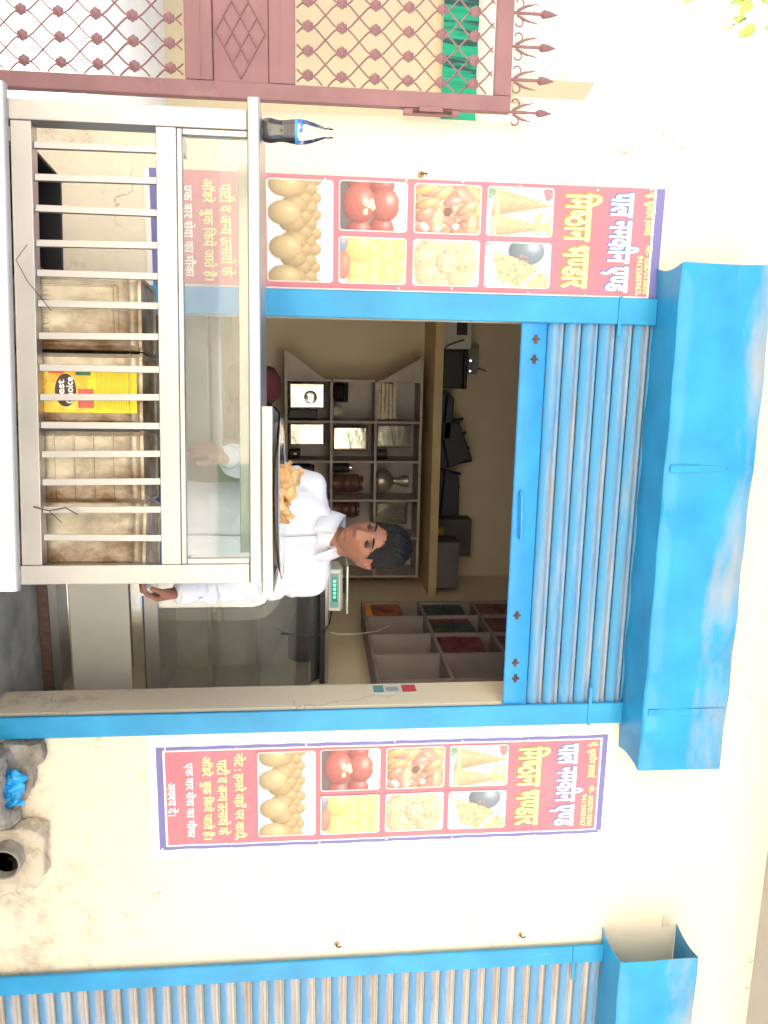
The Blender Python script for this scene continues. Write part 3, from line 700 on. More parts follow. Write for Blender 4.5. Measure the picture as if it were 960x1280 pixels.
pst = thing('burner_stand', 'low flat steel stand under the black pan', 'stand', cw(.992, .142, 1.3685), CA)
mb = MB(); mb.box(-.245,.245,-.15,-.12,0,.030).box(-.245,.245,.12,.15,0,.030).box(-.245,-.215,-.1195,.1195,0,.030).box(.215,.245,-.1195,.1195,0,.030)
mb.build('frame', STEEL, pst, bevel=.003)
pan = thing('frying_pan', 'wide shallow black pan holding orange fried snacks', 'pan', cw(.992, .142, 1.3995))
PM = mat('seasoned_iron', (.045,.047,.052), .4, .6, var=.3, scale=8)
MB().lathe([(.001,0),(.10,.0),(.16,.003),(.20,.007),(.222,.013),(.228,.0145),(.229,.0155),(.224,.0155),(.200,.010),(.16,.006),(.10,.003),(.001,.003)], 48).build('dish', PM, pan, True)
MB().lathe([(.2235,.0150),(.2300,.0150),(.2308,.0165),(.2300,.018),(.2240,.018),(.2235,.017)], 48).build('rim', MIRROR, pan, True)
SNM = mat('fried_dough', (.70,.36,.12), .6, var=.35, scale=30, bump=.5, bscale=70, col2=(.78,.54,.30), thr=(.45,.65))
def snack(label, x, y, z, sx, sy, rx, ry, rzz, seed):
    n, m_ = 22, 7; vs_, fs_ = [], []
    rnd = random.Random(seed)
    ph = [rnd.uniform(0, 6.28) for _ in range(5)]
    for side in (1, -1):
        for j in range(m_+1):
            f = j/m_
            for k in range(n):
                a = 2*math.pi*k/n
                r = f*(1+.14*math.sin(2*a+ph[0])+.10*math.sin(3*a+ph[1])+.06*math.sin(7*a+ph[4]))
                xx, yy = r*math.cos(a)*sx, r*math.sin(a)*sy
                zz = .022*math.sin(2.4*xx/sx+ph[2])*f + .016*math.sin(3.2*yy/sy+ph[3])*f + side*(.0045*(1-f**4)+.0008)
                vs_.append((xx, yy, zz))
    off = (m_+1)*n
    for s_ in (0, off):
        for j in range(m_):
            for k in range(n): fs_.append((s_+j*n+k, s_+j*n+(k+1) % n, s_+(j+1)*n+(k+1) % n, s_+(j+1)*n+k))
    for k in range(n): fs_.append((m_*n+k, m_*n+(k+1) % n, off+m_*n+(k+1) % n, off+m_*n+k))
    o = MB().add(vs_, fs_).build('fried_snack', SNM, None, 'all')
    o.location = (x, y, z); o.rotation_euler = (rx, ry, rzz)
    tag(o, label, 'snack', 'fried snacks heaped on the black pan'); return o
SN = 'crinkled orange fried snack heaped in the black pan'
pc = cw(.985, .142, 1.397)
for i, (dx, dy, dz, sx, sy, rx, ry, rr) in enumerate((
        (-.062,-.03,.050,.052,.034, R(78), R(-25), R(6)), (-.030,.02,.052,.050,.034, R(66), R(30), R(-15)), (-.045,-.06,.036,.048,.032, R(60), R(12), R(25)),
        (-.012,-.04,.038,.046,.032, R(70), R(10), R(-8)), (.012,.0,.034,.044,.030, R(52), R(-8), R(20)), (.034,-.05,.026,.040,.028, R(40), R(6), R(50)),
        (-.075,.03,.036,.042,.032, R(58), R(-12), R(20)), (-.020,-.085,.024,.042,.028, R(45), R(8), R(10)), (.058,-.02,.021,.034,.024, R(30), R(-10), R(20)))):
    snack(SN, pc.x+dx*.9, pc.y+dy, pc.z+dz*.80, sx*.86, sy*.82, rx, ry, rr, i)

# ------------------------------------------------------------------ maroon gate on the left
GM = mat('maroon_gate_paint', (.255,.125,.138), .5, .1, var=.12, scale=8, bump=.1, bscale=25, col2=(.40,.24,.22), thr=(.58,.85))
gate = thing('iron_gate', 'maroon iron gate with rosette grille and spear points', 'gate')
GY0, GY1 = -.066, -.034
GXL, GXR = -1.52, -.832
def gb(n, x0, x1, z0, z1, y0=GY0, y1=GY1): return MB().box(x0, x1, y0, y1, z0, z1).build(n, GM, gate, bevel=.003)
gb('stile', GXR-.05, GXR, .04, 2.156); gb('stile', GXL, GXL+.05, .04, 2.156)
gb('rail', GXL+.0505, GXR-.0505, 2.10, 2.155); gb('rail', GXL+.0505, GXR-.0505, .04, .12)
gb('rail', GXL+.0505, GXR-.0505, 1.098, 1.185); gb('rail', GXL+.0505, GXR-.0505, 1.362, 1.446)
pn = gb('sheet_panel', GXL+.0505, GXR-.0505, 1.1855, 1.3615, -.056, -.044)
mb = MB(); px0 = GXR-.052
for k in range(2):
    cx0 = px0 - .012 - k*.30; wdt = .27
    cs = [(cx0-wdt*t_, ) for t_ in (0,)]
    for s_ in (-1, 1):
        for j in range(4):
            f = j/3
            p0 = (cx0 - wdt*(.5*f), 1.273 + s_*-.078*f); p1 = (cx0 - wdt*(.5+.5*f), 1.273 + s_*(.078-.078*f))
            mb.tube([(p0[0],-.058,p0[1]),(p1[0],-.058,p1[1])], .0032, 6)
mb.build('diamond_lattice', GM, pn, True)
for z in (1.145,1.397): MB().box(GXL+.051, GXR-.051, GY0-.0025, GY0-.0003, z-.003, z+.003).build('bead', GM, gate)
ros = MB()
ros.lathe([(.0115,-.0),(.0115,.006),(.006,.010),(.001,.0105)], 12)
for k in range(6):
    a = 2*math.pi*k/6; c_ = (.0105*math.cos(a), .0105*math.sin(a), 0)
    ros.lathe([(.0078,0),(.0075,.004),(.004,.0065),(.001,.007)], 8, c_)
rosm = ros.mesh('rosette', True); rosm.materials.append(GM)
DXR, X0R = .0722, -.915
def grille(zs, zlo, zhi, dz):
    ncol = 8
    xs = [X0R - DXR*i for i in range(ncol)]
    for z in zs:
        for x in xs:
            o = link('rosette', rosm, None, gate); o.location = (x, -.054, z); o.rotation_euler = (R(90), 0, 0)
    xlo, xhi = GXL+.0505, GXR-.0505
    z0 = zs[0]
    for sgn in (1, -1):
        for c_ in range(-14, 24):
            pts = []
            def flush():
                if len(pts) > 5: MB().tube(list(pts), .0029, 5).build('grille_rod', GM, gate, True)
                pts.clear()
            for i in range(0, 20*12+1):
                t = i/12 - 4
                z = z0 + t*dz
                x = X0R - DXR*(c_ + sgn*(t - .13*math.sin(2*math.pi*t) - .025*math.sin(4*math.pi*t)))
                if zlo <= z <= zhi and xlo <= x <= xhi: pts.append((x, -.050+.0035*sgn, z))
                else: flush()
            flush()
grille([1.052-.112*i for i in range(8)][::-1], .12, 1.098, .112)
grille([1.487+.1085*i for i in range(6)], 1.446, 2.10, .1085)
def spear():
    mb = MB()
    mb.tube([(0,0,0),(0,0,.095)], .0055, 8); mb.lathe([(.0055,.09),(.014,.100),(.010,.122),(.001,.148)], 8)
    for s_ in (-1, 1):
        mb.tube([(s_*.006,0,.012),(s_*.022,0,.045),(s_*.030,0,.085)], [.005,.0045,.0015], 6)
        sp = []
        for i in range(16):
            a = i/15*4.6; r = .017*(1-.55*i/15); sp.append((s_*(.026 + r*math.cos(math.pi+a) + .004), 0, .018 + r*math.sin(a)*1.1))
        mb.tube(sp, .0028, 5)
    return mb.mesh('spear', True)
spm = spear(); spm.materials.append(GM)
for i in range(7):
    o = link('spear', spm, None, gate); o.location = (-.838-.1*i, -.05, 2.1555)
MB().box(GXR+.0005, GXR+.018, -.062, -.036, 1.80, 1.985).box(GXR-.004, GXR+.012, -.072, -.0665, 1.85, 1.93).build('latch', GM, gate, bevel=.002)
MB().tube([(GXR+.010,-.066,1.83),(GXR+.010,-.066,1.96)], .005, 8).build('latch_bolt', RUST, gate)

# ------------------------------------------------------------------ the yard and house behind the gate
hs = thing('neighbour_house', 'pale tan house standing behind the maroon gate', 'house')
TAN = mat('tan_house_shade', (.50,.42,.28), .9, var=.06, scale=1.5); CREAMH = mat('cream_house_paint', (.82,.76,.60), .9, var=.05, scale=1.5)  # tan is darkened: verandah shade put into its colour
MB().box(-9, -1.0, 5.6, 5.8, 0, 2.95).build('ground_wall', TAN, hs)
MB().box(-9, -1.0, 5.75, 5.95, 2.951, 3.75).build('upper_wall', CREAMH, hs)
MB().prism([(-2.90,3.55),(-2.72,3.55),(-2.72,4.30),(-2.90,4.42)], 5.55, 5.74, 'y').build('pillar', TAN, hs)
MB().box(-3.6, -2.95, 5.65, 5.74, 3.76, 4.15).build('parapet_block', CREAMH, hs)
cur = MB(); nx_ = 90; vs_, fs_ = [], []
for j in range(9):
    for i in range(nx_+1):
        x = -7 + 5.9*i/nx_; vs_.append((x, 5.50+.025*math.sin(i*1.3+.3*j)+.004*j, 2.80+.36*j/8))
fs_ = [(j*(nx_+1)+i, j*(nx_+1)+i+1, (j+1)*(nx_+1)+i+1, (j+1)*(nx_+1)+i) for j in range(8) for i in range(nx_)]
co = cur.add(vs_, fs_).build('green_curtain', mat('green_cloth', (.01,.30,.15), .8, var=.2, scale=3, stretch=(4,1,.3), col2=(.02,.06,.06), thr=(.48,.54)), None, 'all')
tag(co, 'green and dark cloth hung along the tan house wall', 'curtain')

# unseen house row, added to bounce warm sunlight onto this shaded front
fh = thing('unseen_facing_house', 'unseen cream house row across the lane, added to bounce sunlight', 'house')
MB().box(-16, 16, -11.4, -11, 0, 6.5).build('facade', CREAMH, fh)
for i in range(6):
    x = -13+i*5; MB().box(x, x+1.2, -10.99, -10.96, 1.0, 2.4).build('window', mat('dark_window', (.06,.07,.08), .2), fh)
MB().box(-.9, 1.2, -10.99, -10.95, 0, 2.3).build('door', mat('green_door', (.05,.16,.10), .5), fh)

# ------------------------------------------------------------------ tree over the yard
def leaf_mat():
    m = bpy.data.materials.new('leaf_green'); m.use_nodes = True
    t = m.node_tree; N = t.nodes; L = t.links; b = N['Principled BSDF']
    tc = N.new('ShaderNodeTexCoord'); nz = N.new('ShaderNodeTexNoise'); nz.inputs['Scale'].default_value = 4; L.new(tc.outputs['Object'], nz.inputs['Vector'])
    c = N.new('ShaderNodeValToRGB'); c.color_ramp.elements[0].position = .35; c.color_ramp.elements[1].position = .65
    c.color_ramp.elements[0].color = (.06,.11,.02,1); c.color_ramp.elements[1].color = (.14,.17,.035,1); L.new(nz.outputs['Fac'], c.inputs[0])
    L.new(c.outputs[0], b.inputs['Base Color']); b.inputs['Roughness'].default_value = .45
    tr = N.new('ShaderNodeBsdfTranslucent'); tr.inputs[0].default_value = (.26,.32,.08,1)
    mx = N.new('ShaderNodeMixShader'); mx.inputs[0].default_value = .45
    L.new(b.outputs[0], mx.inputs[1]); L.new(tr.outputs[0], mx.inputs[2]); L.new(mx.outputs[0], N['Material Output'].inputs[0]); return m
LEAF = leaf_mat()
BARK = mat('bark', (.16,.11,.07), .9, var=.3, scale=10, bump=.8, bscale=25, stretch=(1,1,.3))
tr = thing('leafy_tree', 'leafy tree whose bright green twigs hang over the gate', 'tree', (-2.6, 1.3, .06))
LP = [(0,0),(.18,.16),(.30,.36),(.30,.52),(.20,.72),(.08,.90),(0,1.12)]
def leaf_pts(c, d, nrm, size):
    d = Vector(d).normalized(); nrm = Vector(nrm); nrm = (nrm - d*nrm.dot(d)).normalized(); s = d.cross(nrm)
    vs_ = []
    for sg in (-1, 0, 1):
        for (a, l) in LP: vs_.append(Vector(c) + (s*sg*a + d*l + nrm*(abs(sg)*a*.35 - .18*l*l))*size)
    n = len(LP); fs_ = []
    for k in range(2):
        for i in range(n-1): fs_.append((k*n+i, k*n+i+1, (k+1)*n+i+1, (k+1)*n+i))
    return vs_, fs_
rnd = random.Random(3)
T0 = Vector((-2.6,1.3,.06))
limb = [((0,0,0),(.02,.02,1.0),(.06,-.03,2.2),(.10,-.1,3.0),(.18,-.1,4.0)), ((.10,-.1,3.0),(.45,-.4,3.30),(.8,-.62,3.40),(1.02,-.72,3.36)), ((.06,-.03,2.6),(-.5,.2,3.2),(-1.0,.4,3.7)), ((.14,-.1,3.5),(.3,.5,4.0),(.5,.9,4.3))]
mb = MB(); rads = [[.11,.09,.075,.05,.02],[.04,.028,.018,.008],[.05,.03,.01],[.035,.02,.008]]
for l_, r_ in zip(limb, rads): mb.tube(l_, r_, 8)
mb.build('trunk', BARK, tr, True)
crown = MB()
for l_ in limb:
    for _ in range(190):
        k = rnd.randrange(1, len(l_)); a = Vector(l_[k-1]); b_ = Vector(l_[k]); p = a.lerp(b_, rnd.random())
        if p.z < 2.5: p.z += 1.2
        p += Vector((rnd.gauss(0,.25), rnd.gauss(0,.25), rnd.gauss(0,.22)))
        wp = p + T0
        if wp.x > -2.0: continue
        d = (rnd.gauss(0,1), rnd.gauss(0,1), -.8+rnd.gauss(0,.5)); crown.add(*leaf_pts(p, d, (rnd.gauss(0,1), rnd.gauss(0,1), 1), rnd.uniform(.07,.12)))
crown.build('crown', LEAF, tr, 'all')
mb = MB()
for pts_, r_ in ((((1.00,-.70,3.36),(1.06,-.79,3.31),(1.12,-.80,3.25),(1.135,-.8,3.19)), [.008,.005,.003,.0015]), (((.95,-.68,3.38),(1.01,-.80,3.29),(1.035,-.81,3.19),(1.035,-.81,3.13)), [.006,.004,.003,.0015]), (((1.00,-.70,3.36),(1.12,-.78,3.39),(1.205,-.80,3.335)), [.005,.003,.0015])):
    mb.tube(pts_, r_, 6)
mb.build('twig', BARK, tr, True)
for (x, z, d, s) in ((1.20,3.24,(.4,-.3,-1),.085),(1.24,3.18,(-.5,-.4,-.8),.075),(1.25,3.12,(.7,-.2,-.7),.08),(1.14,3.18,(-.8,-.2,-.5),.08),(1.15,3.10,(.5,-.3,-.9),.07),(1.15,3.05,(-.6,-.3,-.9),.085),(1.28,3.28,(.9,-.2,-.3),.07),(1.32,3.25,(.4,-.3,-.9),.08),(1.18,3.27,(.2,-.5,.6),.08),(1.10,3.22,(-.9,-.2,.2),.085)):
    vs_, fs_ = leaf_pts((x-.115, -.80, z+.085), d, (rnd.gauss(0,.4), -1, rnd.gauss(.3,.4)), s)
    MB().add(vs_, fs_).build('leaf', LEAF, tr, 'all')

# ------------------------------------------------------------------ cement trough, packet, drain pipe at the wall foot
def fuse(mb, voxel, smooth):
    me = mb.mesh('fuse'); o = bpy.data.objects.new('fuse', me); COL.objects.link(o)
    r = o.modifiers.new('r', 'REMESH'); r.mode = 'VOXEL'; r.voxel_size = voxel
    if smooth: s_ = o.modifiers.new('s', 'SMOOTH'); s_.factor = .5; s_.iterations = smooth
    bpy.context.view_layer.update()
    dg = bpy.context.evaluated_depsgraph_get()
    out = bpy.data.meshes.new_from_object(o.evaluated_get(dg))
    bpy.data.objects.remove(o); bpy.data.meshes.remove(me)
    out.polygons.foreach_set('use_smooth', [True]*len(out.polygons)); return out
def verts(me):
    a = np.empty(len(me.vertices)*3, 'f'); me.vertices.foreach_get('co', a); return a.reshape(-1, 3)
def norms(me):
    a = np.empty(len(me.vertices)*3, 'f'); me.vertex_normals.foreach_get('vector', a); return a.reshape(-1, 3)

def rough(mb, name, mt, parent, amp, fr, voxel=.006, seed=0.):
    me = fuse(mb, voxel, 1); c = verts(me); n = norms(me); s_ = Vector((seed, seed*1.7, seed*.3))
    d = [amp*(noise.noise(Vector(p)*fr+s_) + .55*noise.noise(Vector(p)*fr*2.3+s_) + .45*abs(noise.noise(Vector(p)*fr*4+s_)) + .30*noise.noise(Vector(p)*fr*9+s_)) for p in c.tolist()]
    me.vertices.foreach_set('co', (c+n*np.array(d)[:, None]).ravel().astype('f')); me.update(); return link(name, me, mt, parent)
def lumpy(mb, name, mt, parent, amp, fr, sub=2, seed=0.):
    me = mb.mesh(name); bm = bmesh.new(); bm.from_mesh(me)
    for _ in range(sub): bmesh.ops.subdivide_edges(bm, edges=bm.edges[:], cuts=1, use_grid_fill=True)
    for v in bm.verts:
        p = v.co*fr + Vector((seed, seed*2, 0)); v.co += Vector((noise.noise(p), noise.noise(p+Vector((9,0,0))), noise.noise(p+Vector((0,7,0)))))*amp
    bm.to_mesh(me); bm.free(); me.polygons.foreach_set('use_smooth', [True]*len(me.polygons)); me.set_sharp_from_angle(angle=R(50))
    return link(name, me, mt, parent)
tg = thing('cement_trough', 'rough cement drain trough at the foot of the wall', 'trough')
rough(MB().prism([(1.40,-.02),(1.40,-.16),(1.46,-.20),(1.60,-.20),(1.68,-.15),(1.71,-.05),(1.71,-.02),(1.66,-.02),(1.65,-.08),(1.61,-.14),(1.48,-.145),(1.445,-.12),(1.44,-.02)], .001, .40, 'z'), 'rim', CEMENT, tg, .014, 12, .006, 1)
rough(MB().prism([(1.395,.37),(1.395,.50),(1.45,.515),(1.50,.47),(1.56,.46),(1.64,.42),(1.66,.37)], -.06, -.010, 'y'), 'back_lip', CEMENT, tg, .012, 14, .005, 4)
lumpy(MB().box(1.44, 1.66, -.145, -.02, .30, .335), 'silt', mat('dark_silt', (.10,.08,.06), .95, var=.3, scale=20), tg, .01, 15, 2, 2)
nx_ = 36; vs_ = []
for j in range(nx_+1):
    for i in range(nx_+1):
        x, y = i/nx_, j/nx_; p = Vector((x*3, y*3, 1.3))
        vs_.append((1.475+.15*x + .012*noise.noise(p*2), -.135+.055*y+.02*noise.noise(p*2+Vector((5,0,0))), .34+.115*y*(1-.5*abs(x-.45)) + .03*noise.noise(p*1.5) + .012*abs(noise.noise(p*4))))
fs_ = [(j*(nx_+1)+i, j*(nx_+1)+i+1, (j+1)*(nx_+1)+i+1, (j+1)*(nx_+1)+i) for j in range(nx_) for i in range(nx_)]
pk = MB().add(vs_, fs_).build('plastic_packet', mat('blue_wrapper', (.02,.32,.66), .25, .1, var=.35, scale=18, col2=(.75,.55,.12), thr=(.66,.70)), None, False)
pk.modifiers.new('solid', 'SOLIDIFY').thickness = .002
tag(pk, 'crumpled shiny blue plastic packet stuffed in the cement trough', 'packet')
dp = thing('drain_pipe', 'grey drain pipe end set in a pale cement lump', 'pipe')
rough(MB().prism([(1.725,.005),(1.725,.45),(1.75,.495),(1.93,.49),(1.965,.45),(1.97,.005)], -.085, -.012, 'y'), 'cement_surround', PALECEM, dp, .016, 12, .006, 7)
MB().lathe([(.062,0),(.062,.125),(.060,.128),(.054,.128),(.052,.125),(.052,0.)], 28, (1.825,-.02,.372), Matrix.Rotation(R(90), 3, 'X')).build('pipe_end', mat('grey_pvc', (.30,.27,.23), .7, var=.3, scale=20), dp, True)
MB().lathe([(.001,.092),(.0515,.092)], 24, (1.825,-.02,.372), Matrix.Rotation(R(90), 3, 'X')).build('pipe_hole_shade', mat('pipe_dark', (.015,.013,.012), .9), dp)  # dark disc stands in for the shade inside the pipe
for i, (x, z) in enumerate(((2.355,1.60),(2.356,2.376),(-.642,1.87))):
    nl = thing('wall_hook', ('rusty bent hook in the wall beside the closed shutter', 'rusty bent hook in the wall beside the closed shutter', 'small rusty nail in the wall above the pictures of the blue topped banner')[i], 'hook', (x, 0, z), 0, 'rusty hooks in the cream wall')
    MB().tube([(0,.002,0),(0,-.012,0),(.0,-.018,.004),(.0,-.018,.016),(.002,-.012,.02)], .003, 6).build('bent_nail', RUST, nl, True)
    lumpy(MB().lathe([(.012,0),(.010,.003),(.004,.004)], 10, (0,0,0), Matrix.Rotation(R(90), 3, 'X')), 'rust_patch', mat('rust_stain', (.42,.28,.15), .9, var=.2), nl, .002, 60, 0, i)

# ------------------------------------------------------------------ inside: glass display case with scale
ic = thing('display_case', 'tall glass fronted display case standing inside the shop', 'display case')
IX0, IX1, IY = .72, 1.545, .60
BROWN = mat('brown_wood', (.13,.075,.055), .6, var=.3, scale=20, stretch=(6,1,1), bump=.3)
PANEL = mat('pale_laminate', (.62,.60,.54), .3, var=.05, scale=3)
MB().box(IX0, IX1, IY-.005, IY+.45, .2905, .335).build('plinth', BROWN, ic, bevel=.004)
MB().box(IX0, IX1, IY+.006, IY+.44, .3355, .425).build('kick_sheet', STEEL, ic)
MB().box(IX0, IX1, IY-.006, IY+.005, .375, .424).build('trim', MIRROR, ic, bevel=.003)
MB().box(IX0, IX1, IY+.003, IY+.44, .4255, .682).build('lower_panel', PANEL, ic)
MB().box(IX0, IX1, IY-.004, IY+.44, .6825, .745).build('trim', MIRROR, ic, bevel=.012)
MB().box(IX0, IX1, IY+.0, IY+.44, .7455, .81).build('trim', STEEL, ic, bevel=.004)
# curved front glass
prof = []
for i in range(15):
    t = i/14
    y = IY + .012 + (.0 if t < .55 else .20*((t-.55)/.45)**2.2); z = .8105 + (1.535-.8105)*t
    prof.append((y, z))
back = [(y+.006, z) for y, z in reversed(prof)]
MB().prism(prof+back, IX0+.01, IX1-.01).build('curved_glass', GLASS2, ic, True)
for zz, y0 in ((1.02,.07),(1.24,.09)):
    MB().box(IX0+.012, IX1-.012, IY+y0, IY+.43, zz, zz+.008).build('glass_shelf', GLASS2, ic)
    MB().box(IX0+.011, IX1-.011, IY+y0-.006, IY+y0-.0005, zz-.004, zz+.012).build('shelf_edge', STEEL, ic)
MB().box(IX0+.004, IX1-.004, IY+.425, IY+.44, .8105, 1.535).build('back_panel', mat('case_back', (.74,.73,.69), .5, var=.1), ic)
MB().box(IX0, IX1, IY+.17, IY+.46, 1.536, 1.560).build('top_frame', DARKMET, ic, bevel=.003)
MB().box(IX0+.005, IX1, IY+.18, IY+.45, 1.5605, 1.578).build('top_sheet', STEEL, ic, bevel=.003)
for x, z, c, n_ in ((1.18,1.0285,(.70,.52,.10),'yellow'),(.92,1.0285,(.55,.42,.28),'brown')):
    tr_ = thing('sweet_tray', 'tray of %s sweets on the display case shelf' % n_, 'tray', (x, IY+.26, z))
    MB().lathe([(.001,0),(.075,0),(.09,.02),(.088,.021),(.073,.003),(.001,.003)], 28).build('plate', MIRROR, tr_, True)
    for k in range(9):
        o = lumpy(MB().cbox((0,0,0), .034, .034, .026), 'sweet_piece', mat('sweet_'+n_, c, .6, var=.1), tr_, .003, 30, 1, k)
        o.location = (((k % 3)-1)*.040, ((k//3)-1)*.040, .018)
sc_ = thing('weighing_scale', 'white electronic weighing scale with a green display', 'scale', (1.08, IY+.285, 1.5785))
MB().prism([(-.075,0),(.085,0),(.085,.055),(-.045,.070),(-.078,.058)], -.105, .105).build('body', mat('ivory_plastic', (.80,.79,.76), .4, var=.03), sc_, bevel=.004)
MB().box(-.085, .085, -.0825, -.0765, .010, .050).build('display_frame', flat('display_bezel', (.25,.42,.50)), sc_)
MB().box(-.070, .055, -.0845, -.0828, .018, .042).build('display', mat('lcd_green', (.01,.12,.07), .2, emit=(.0,.45,.28,.12)), sc_)
for k in range(5): MB().box(-.055+k*.020, -.043+k*.020, -.0853, -.0848, .024, .036).build('digit', mat('lcd_digit', (.1,.8,.5), .3, emit=(.2,1,.6,.5)), sc_)
MB().box(-.03, .03, -.02, .04, .0705, .086).build('load_post', DARKMET, sc_)
MB().box(-.125, .115, -.095, .095, .0865, .0965).build('platter', mat('platter_steel', (.86,.86,.86), .3, .35, var=.02), sc_, bevel=.004)
cord = MB().tube([(1.19,IY+.30,1.60),(1.24,IY+.20,1.585),(1.27,IY+.155,1.56),(1.30,IY+.15,1.50),(1.285,IY+.155,1.45),(1.26,IY+.10,1.40),(1.22,IY-.004,1.36)], .004, 6).build('power_cord', BLACKP, None, True)
tag(cord, 'black power cord looping down from the weighing scale', 'cord')
wl = MB().tube([(1.40,1.2,1.93),(1.36,1.0,1.84),(1.32,.85,1.72),(1.30,.80,1.62),(1.285,.79,1.59)], .0022, 5).build('thin_wire', mat('pale_wire', (.6,.55,.5), .5)); tag(wl, 'thin pale wire drooping from the wall rack to the display case', 'wire')

# sticker on the right reveal of the doorway
st = thing('door_sticker', 'small white and red sticker on the doorway reveal', 'sticker')
for n_, z0, z1, c in (('paper', 1.745, 1.925, (.72,.76,.74)), ('red_print', 1.865, 1.922, (.68,.10,.10)), ('teal_print', 1.748, 1.790, (.16,.40,.44)), ('grey_print', 1.80, 1.85, (.42,.45,.48))):
    d = .0012 if n_ == 'paper' else .0020
    y0, y1 = (.105,.185) if n_ == 'paper' else ((.112,.178) if n_ != 'grey_print' else (.122,.160))
    MB().box(1.2995-d, 1.2995, y0, y1, z0, z1).build(n_, flat('sticker_'+n_, c), st)

# ------------------------------------------------------------------ wall rack at the back
RKM = mat('rack_paint', (.46,.40,.40), .6, var=.15, scale=9, col2=(.25,.20,.18), thr=(.55,.8))
rk = thing('wall_rack', 'wide grey pigeonhole rack on the back wall of the shop', 'rack')
Y0, Y1 = 2.40, 2.69
xs = [.108, .384, .654, .923, 1.19, 1.465]; zs = [1.335, 1.630, 1.930, 2.228]
MB().box(-.085, 1.475, Y0, Y1, zs[0]-.018, zs[0]).build('shelf_board', RKM, rk)
MB().box(-.055, 1.475, Y0, Y1, zs[3], zs[3]+.018).build('shelf_board', RKM, rk)
for z in zs[1:3]: MB().box(xs[0]+.0075, 1.4575, Y0+.004, Y1, z-.008, z+.008).build('shelf_board', RKM, rk)
for x in xs:
    for k in range(3): MB().box(x-.007, x+.007, Y0+.002, Y1, zs[k]+(.0085 if k else .0005), zs[k+1]-(.0085 if k < 2 else .0005)).build('divider', RKM, rk)
MB().box(xs[0]+.008, 1.457, Y1-.004, Y1, zs[0]+.001, zs[3]-.001).build('back_sheet', mat('rack_back', (.56,.49,.49), .7, var=.12, scale=8), rk)
MB().prism([(-.08,zs[0]+.001),(xs[0]-.008,zs[0]+.001),(xs[0]-.008,zs[0]+.25)], Y0+.01, Y0+.022, 'y').build('gusset', RKM, rk)
MB().prism([(-.05,zs[3]-.001),(xs[0]-.008,zs[3]-.001),(xs[0]-.008,zs[3]-.25)], Y0+.01, Y0+.022, 'y').build('gusset', RKM, rk)
def cell(c, r): return (xs[c]+.012, xs[c+1]-.012, zs[r]+.0095)
TRAY = mat('tray_steel', (.58,.55,.50), .2, 1.0, var=.2, scale=9, bump=.42, bscale=11)
def steel_tray(label, x, z, w_, h_, deep=False):
    t = thing('steel_tray', label, 'tray', (x, Y0+.06, z), 0, 'polished trays standing in the rack')
    t.rotation_euler = (R(-4), 0, 0)
    m_ = .016; y = 0
    MB().box(-w_/2, w_/2, .014, .018, .002, h_).build('base', TRAY, t)
    mb = MB()
    for a, b in (((-w_/2,.002),(w_/2,.002)), ((-w_/2,h_),(w_/2,h_)), ((-w_/2,.002),(-w_/2,h_)), ((w_/2,.002),(w_/2,h_))):
        mb.tube([(a[0],.006,a[1]+.004),(b[0],.006,b[1]+.004)], .007, 8)
    mb.build('rolled_rim', MIRROR, t, True)
    if deep:
        q = .5
        MB().lathe([(.04,0),(.045,.004),(.03,.008)], 20, (w_*.05,.013,h_*.62), Matrix.Rotation(R(90),3,'X')).build('stamped_ring', MIRROR, t, True)
    return t
CNT = 0
steel_tray('polished steel tray with a stamped ring, lowest shelf of the rack', .215, cell(0,0)[2], .165, .235, True)
steel_tray('polished steel tray beside the small black cup, lowest shelf of the rack', .475, cell(1,0)[2], .145, .235)
steel_tray('polished steel tray alone in the middle shelf of the rack', .500, cell(1,1)[2], .155, .235)
steel_tray('polished steel tray with dark reflections, top shelf of the rack beside a black cup', .480, cell(1,2)[2], .150, .240)
steel_tray('polished steel tray on the top rack shelf beside the man', 1.02, cell(3,2)[2], .15, .22)
def small(name, label, cat, mb, mt, loc, sm_=True, grp=None):
    o = mb.build(name, mt, None, sm_); o.location = loc; tag(o, label, cat, grp); return o
small('dark_box', 'narrow dark box beside the tray with a stamped ring', 'box', MB().box(-.03,.03,-.05,.05,0,.19), DARKMET, (.335, Y0+.09, cell(0,0)[2]), False).modifiers.new('b','BEVEL').width = .004
for c_, r_, x_, lb in ((1,0,.605,'small black cup with a white mark, lowest shelf of the rack'), (1,2,.605,'small black cup on the top shelf of the rack')):
    cp = thing('black_cup', lb, 'cup', (x_, Y0+.07, cell(c_, r_)[2]))
    MB().lathe([(.022,0),(.030,.004),(.033,.045),(.034,.075),(.031,.075),(.029,.01),(.001,.008)], 20).build('cup_body', BLACKP, cp, True)
    if r_ == 0: MB().box(-.006,.006,-.0345,-.0335,.03,.05).build('white_mark', VWHITE, cp)
dk = thing('dish_stack', 'stack of dark bowls in the middle shelf of the rack', 'bowls', (.19, Y0+.10, cell(0,1)[2]))
for k in range(5):
    o = MB().lathe([(.03,0),(.06,.012),(.07,.03),(.068,.03),(.057,.014),(.001,.004)], 20).build('bowl', DARKMET if k != 3 else MIRROR, dk, True); o.location = (0, 0, k*.018)
ck = small('paper_bundle', 'small pale bundle beside the dark bowls in the rack', 'bundle', MB().lathe([(.02,0),(.035,.01),(.038,.05),(.02,.075),(.012,.08)], 14), mat('pale_paper', (.5,.47,.43), .8, var=.2, scale=20), (.315, Y0+.08, cell(0,1)[2]))
pkm = MB()
pkm.box(-.105,-.002,-.035,.035,0,.026)
